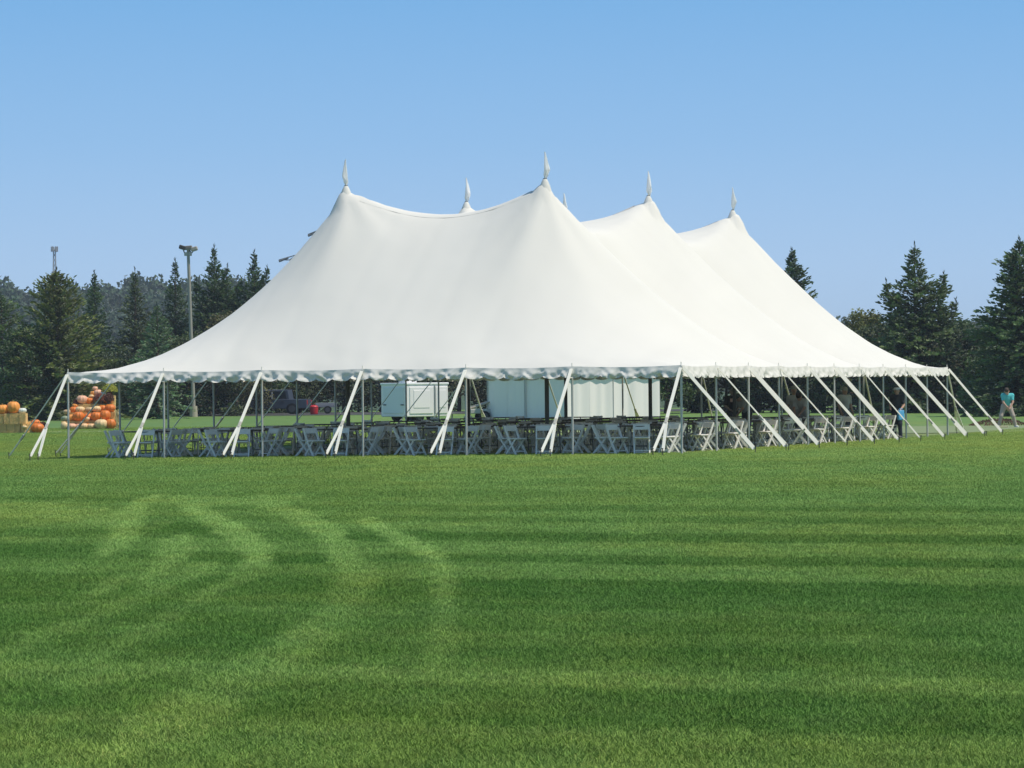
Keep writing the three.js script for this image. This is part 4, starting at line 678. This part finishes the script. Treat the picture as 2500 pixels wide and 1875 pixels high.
{
  const D = 215, p = spot(655, D), t = thing('pickup_truck', 'dark blue grey crew cab pickup truck parked beyond the lawn', 'pickup truck', [p[0], 0.02, p[2]], -0.12); t.scale.y = 0.95;
  const paint = std(0.075, 0.09, 0.125, 0.35, { metalness: 0.2 });
  part('body', side([[-2.95, 0.42], [-2.98, 0.95], [-1.5, 1.08], [0.9, 1.08], [2.85, 1.06], [2.88, 0.45]], 1.9), paint, t);
  part('cab', side([[-1.05, 1.06], [-0.35, 1.74], [1.5, 1.76], [1.62, 1.06]], 1.62, 0.08), paint, t);
  part('hood', [box(-2.2, 1.03, 0, 1.45, 0.12, 1.75, 0.05)], std(0.1, 0.1, 0.15, 0.3), t);
  for (const s of [1, -1]) {
    for (const q of [[[-0.78, 1.12], [-0.3, 1.62], [0.36, 1.64], [0.36, 1.12]], [[0.5, 1.12], [0.5, 1.64], [1.36, 1.65], [1.46, 1.12]]]) { const g = side(q, 0.03, 0.004); g.translate(0, 0, s * 0.835); part('side_window', g, glass, t); }
    part('window_pillar', [box(0.43, 1.38, s * 0.845, 0.09, 0.5, 0.03, 0.005)], std(0.55, 0.56, 0.58, 0.5), t);
    for (const x of [-2.0, 1.85]) wheel(t, x, 0.4, s * 0.85, 0.4, s);
    for (const x of [0.2, 1.2]) part('door_handle', [box(x, 0.98, s * 0.965, 0.16, 0.035, 0.03, 0.008)], rimM, t);
    part('tail_light', [box(2.9, 0.86, s * 0.78, 0.06, 0.32, 0.16, 0.02)], std(0.55, 0.02, 0.02, 0.3), t);
  }
  part('windscreen', [new THREE.BoxGeometry(0.02, 0.72, 1.35).rotateZ(-0.8).translate(-0.74, 1.42, 0)], glass, t);
  part('bumper', [box(-3.02, 0.5, 0, 0.14, 0.24, 1.8, 0.04)], rimM, t); part('roof_trim', [box(0.6, 1.79, 0, 1.6, 0.03, 1.3, 0.01)], std(0.5, 0.52, 0.55, 0.4), t);
}
{
  const p = spot(766, 211), t = thing('refuse_bin', 'red rounded bin standing at the tail of the pickup truck', 'bin', [p[0], 0.02, p[2]]), m = std(0.5, 0.02, 0.025, 0.45);
  part('barrel', [new THREE.LatheGeometry([[0, 0], [0.24, 0], [0.26, 0.06], [0.29, 0.4], [0.28, 0.48]].map(([a, b]) => new THREE.Vector2(a, b)), 24)], m, t);
  part('lid', [new THREE.SphereGeometry(0.3, 20, 8, 0, 6.283, 0, 1.57).scale(1, 0.55, 1).translate(0, 0.485, 0)], m, t);
  const q = spot(796, 216), f = thing('flatbed_trailer', 'low grey flatbed trailer right of the red bin', 'trailer', [q[0], 0.02, q[2]], 0.05);
  part('deck', [box(0, 0.52, 0, 1.5, 0.14, 1.3, 0.02)], std(0.22, 0.23, 0.27, 0.6), f); part('side_board', [box(0, 0.68, 0.63, 1.5, 0.18, 0.04, 0.01)], std(0.3, 0.31, 0.34, 0.6), f); part('drawbar', [bar([-0.7, 0.45, 0.4], [-1.5, 0.42, 0], 0.06, 0.06), bar([-0.7, 0.45, -0.4], [-1.5, 0.42, 0], 0.06, 0.06)], darkSteel, f);
  for (const s of [-1, 1]) wheel(f, 0.1, 0.27, s * 0.72, 0.27, s);
}
{
  const p = spot(122, 218), t = thing('parked_car', 'dark blue parked car behind the left guy straps', 'car', [p[0], 0.02, p[2]], 0.1), paint = std(0.03, 0.035, 0.07, 0.3, { metalness: 0.2 });
  part('body', side([[-2.2, 0.35], [-2.25, 0.7], [-1.3, 0.88], [1.5, 0.92], [2.15, 0.85], [2.2, 0.38]], 1.75), paint, t); part('cabin', side([[-1.15, 0.88], [-0.45, 1.36], [0.75, 1.38], [1.4, 0.9]], 1.45, 0.07), paint, t);
  for (const s of [1, -1]) { for (const q of [[[-0.9, 0.93], [-0.42, 1.28], [0.08, 1.29], [0.08, 0.93]], [[0.16, 0.93], [0.16, 1.29], [0.7, 1.29], [1.12, 0.93]]]) { const g = side(q, 0.03, 0.004); g.translate(0, 0, s * 0.74); part('side_window', g, glass, t); } for (const x of [-1.4, 1.35]) wheel(t, x, 0.32, s * 0.78, 0.32, s); part('headlight', [box(-2.22, 0.66, s * 0.62, 0.08, 0.12, 0.3, 0.02)], std(0.7, 0.7, 0.72, 0.2), t); }
}
const whitePaint = std(0.92, 0.88, 0.87, 0.45);
{
  const D = 164, p = spot(992, D), t = thing('cargo_trailer', 'small white cargo trailer seen at its corner beyond the tables', 'trailer', [p[0], 0, p[2]], 0.62);
  // corner nearest the lawn at the origin: lit side along +x, shaded end along -z
  part('body', [box(1.35, 1.15, -1.25, 2.7, 1.76, 2.5, 0.05)], whitePaint, t);
  part('roof_rim', [box(1.35, 2.04, -1.25, 2.78, 0.12, 2.58, 0.04)], std(0.85, 0.86, 0.85, 0.4), t);
  for (const [x, w] of [[0.95, 1.5], [2.25, 0.75]]) { const d = part('door', [box(x, 1.15, 0.015, w, 1.42, 0.05, 0.015)], std(0.87, 0.84, 0.83, 0.45), t); part('door_panel', [box(x, 1.22, 0.045, w * 0.68, 0.95, 0.03, 0.012)], whitePaint, d); }
  part('seam_post', [box(1.82, 1.18, 0.03, 0.05, 1.55, 0.06, 0.01)], std(0.35, 0.36, 0.36, 0.5), t);
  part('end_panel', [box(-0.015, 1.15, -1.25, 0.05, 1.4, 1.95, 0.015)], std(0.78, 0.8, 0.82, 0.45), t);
  for (const z of [-0.35, -2.05]) part('latch', [box(-0.05, 0.92, z, 0.05, 0.07, 0.26, 0.01)], darkSteel, t);
  part('air_conditioner', [box(0.55, 2.24, -0.7, 0.75, 0.3, 0.7, 0.06)], whitePaint, t);
  for (const z of [-0.2, -2.3]) for (const x of [0.9, 1.75]) wheel(t, x, 0.3, z, 0.3, z > -1 ? 1 : -1);
  part('drawbar', [bar([2.7, 0.42, -0.5], [4.0, 0.42, -1.25], 0.08, 0.08), bar([2.7, 0.42, -2], [4.0, 0.42, -1.25], 0.08, 0.08), bar([3.8, 0.0, -1.25], [3.8, 0.5, -1.25], 0.06, 0.06, [1, 0, 0])], darkSteel, t);
}
{
  const D = 157, p = spot(1379, D), t = thing('walled_tent', 'white catering tent with solid walls behind the big tent', 'tent', [p[0], 0, p[2]], 0.61), W = 6.1, L = 7.0, H = 2.3;
  const wallM = std(0.92, 0.87, 0.84, 0.7), frame = std(0.45, 0.45, 0.45, 0.5);
  const wall = (ax, az, bx, bz, n, seed) => { for (let k = 0; k < n; k++) { const P = [], I = [], m = 26, a = k / n, b = (k + 1) / n, lx = (bz - az), lz = -(bx - ax), q = Math.hypot(lx, lz); for (let i = 0; i <= m; i++) for (let j = 0; j <= 1; j++) { const s = mix(a, b, i / m), e = i / m, o = 0.045 * Math.cos(e * 6.283) * smooth(0, 0.5, Math.abs(e - 0.5) * 2) + 0.012 * Math.sin(e * 12 + seed + k) * (1 - j * 0.4); P.push(mix(ax, bx, s) - lx / q * o, j ? H : 0.17 + 0.02 * noise(s * 30, seed), mix(az, bz, s) - lz / q * o); if (i && j) { const c = i * 2; I.push(c - 2, c, c + 1, c - 2, c + 1, c - 1); } } const g = new THREE.BufferGeometry(); g.setAttribute('position', new THREE.Float32BufferAttribute(P, 3)); g.setIndex(I); g.computeVertexNormals(); part('wall_panel', g, wallM, t); } };
  wall(0.02, 0, W - 0.02, 0, 4, 1); wall(0, -0.02, 0, -L + 0.02, 4, 2); wall(0.02, -L, W - 0.02, -L, 4, 3); wall(W, -0.02, W, -L + 0.02, 4, 4);
  for (const [x, z] of [[0, 0], [W, 0], [0, -L], [W, -L], [W / 2, 0.05], [-0.05, -L / 2]]) part('frame_pole', [rod([x, 0, z], [x, H + 0.05, z], 0.035, 0.035, 10)], frame, t);
  const g = new THREE.BufferGeometry(), a = 0.15; g.setAttribute('position', new THREE.Float32BufferAttribute([-a, H, a, W + a, H, a, W / 2, H + 1.5, -L / 2, W + a, H, a, W + a, H, -L - a, W / 2, H + 1.5, -L / 2, W + a, H, -L - a, -a, H, -L - a, W / 2, H + 1.5, -L / 2, -a, H, -L - a, -a, H, a, W / 2, H + 1.5, -L / 2], 3)); g.computeVertexNormals();
  part('roof', g, vinyl, t);
  const q = spot(1168, 163), c = thing('utility_trailer', 'low beige trailer with a slanted cover beside the white walled tent', 'trailer', [q[0], 0, q[2]], 0.2), beige = std(0.42, 0.36, 0.27, 0.7);
  part('bed', [box(0.1, 0.55, 0, 1.3, 0.25, 1.1, 0.04)], std(0.5, 0.49, 0.45, 0.6), c); part('cover', [new RoundedBoxGeometry(1.3, 0.08, 1.0, 2, 0.03).rotateZ(0.3).translate(0.1, 0.9, 0)], beige, c); part('cover_prop', [rod([-0.4, 0.65, 0.4], [-0.4, 0.76, 0.4], 0.03), rod([0.6, 0.65, 0.4], [0.6, 1.05, 0.4], 0.03)], beige, c);
  for (const s of [-1, 1]) wheel(c, 0.2, 0.28, s * 0.62, 0.28, s);
}
shadows(scene);
renderer.render(scene, camera);
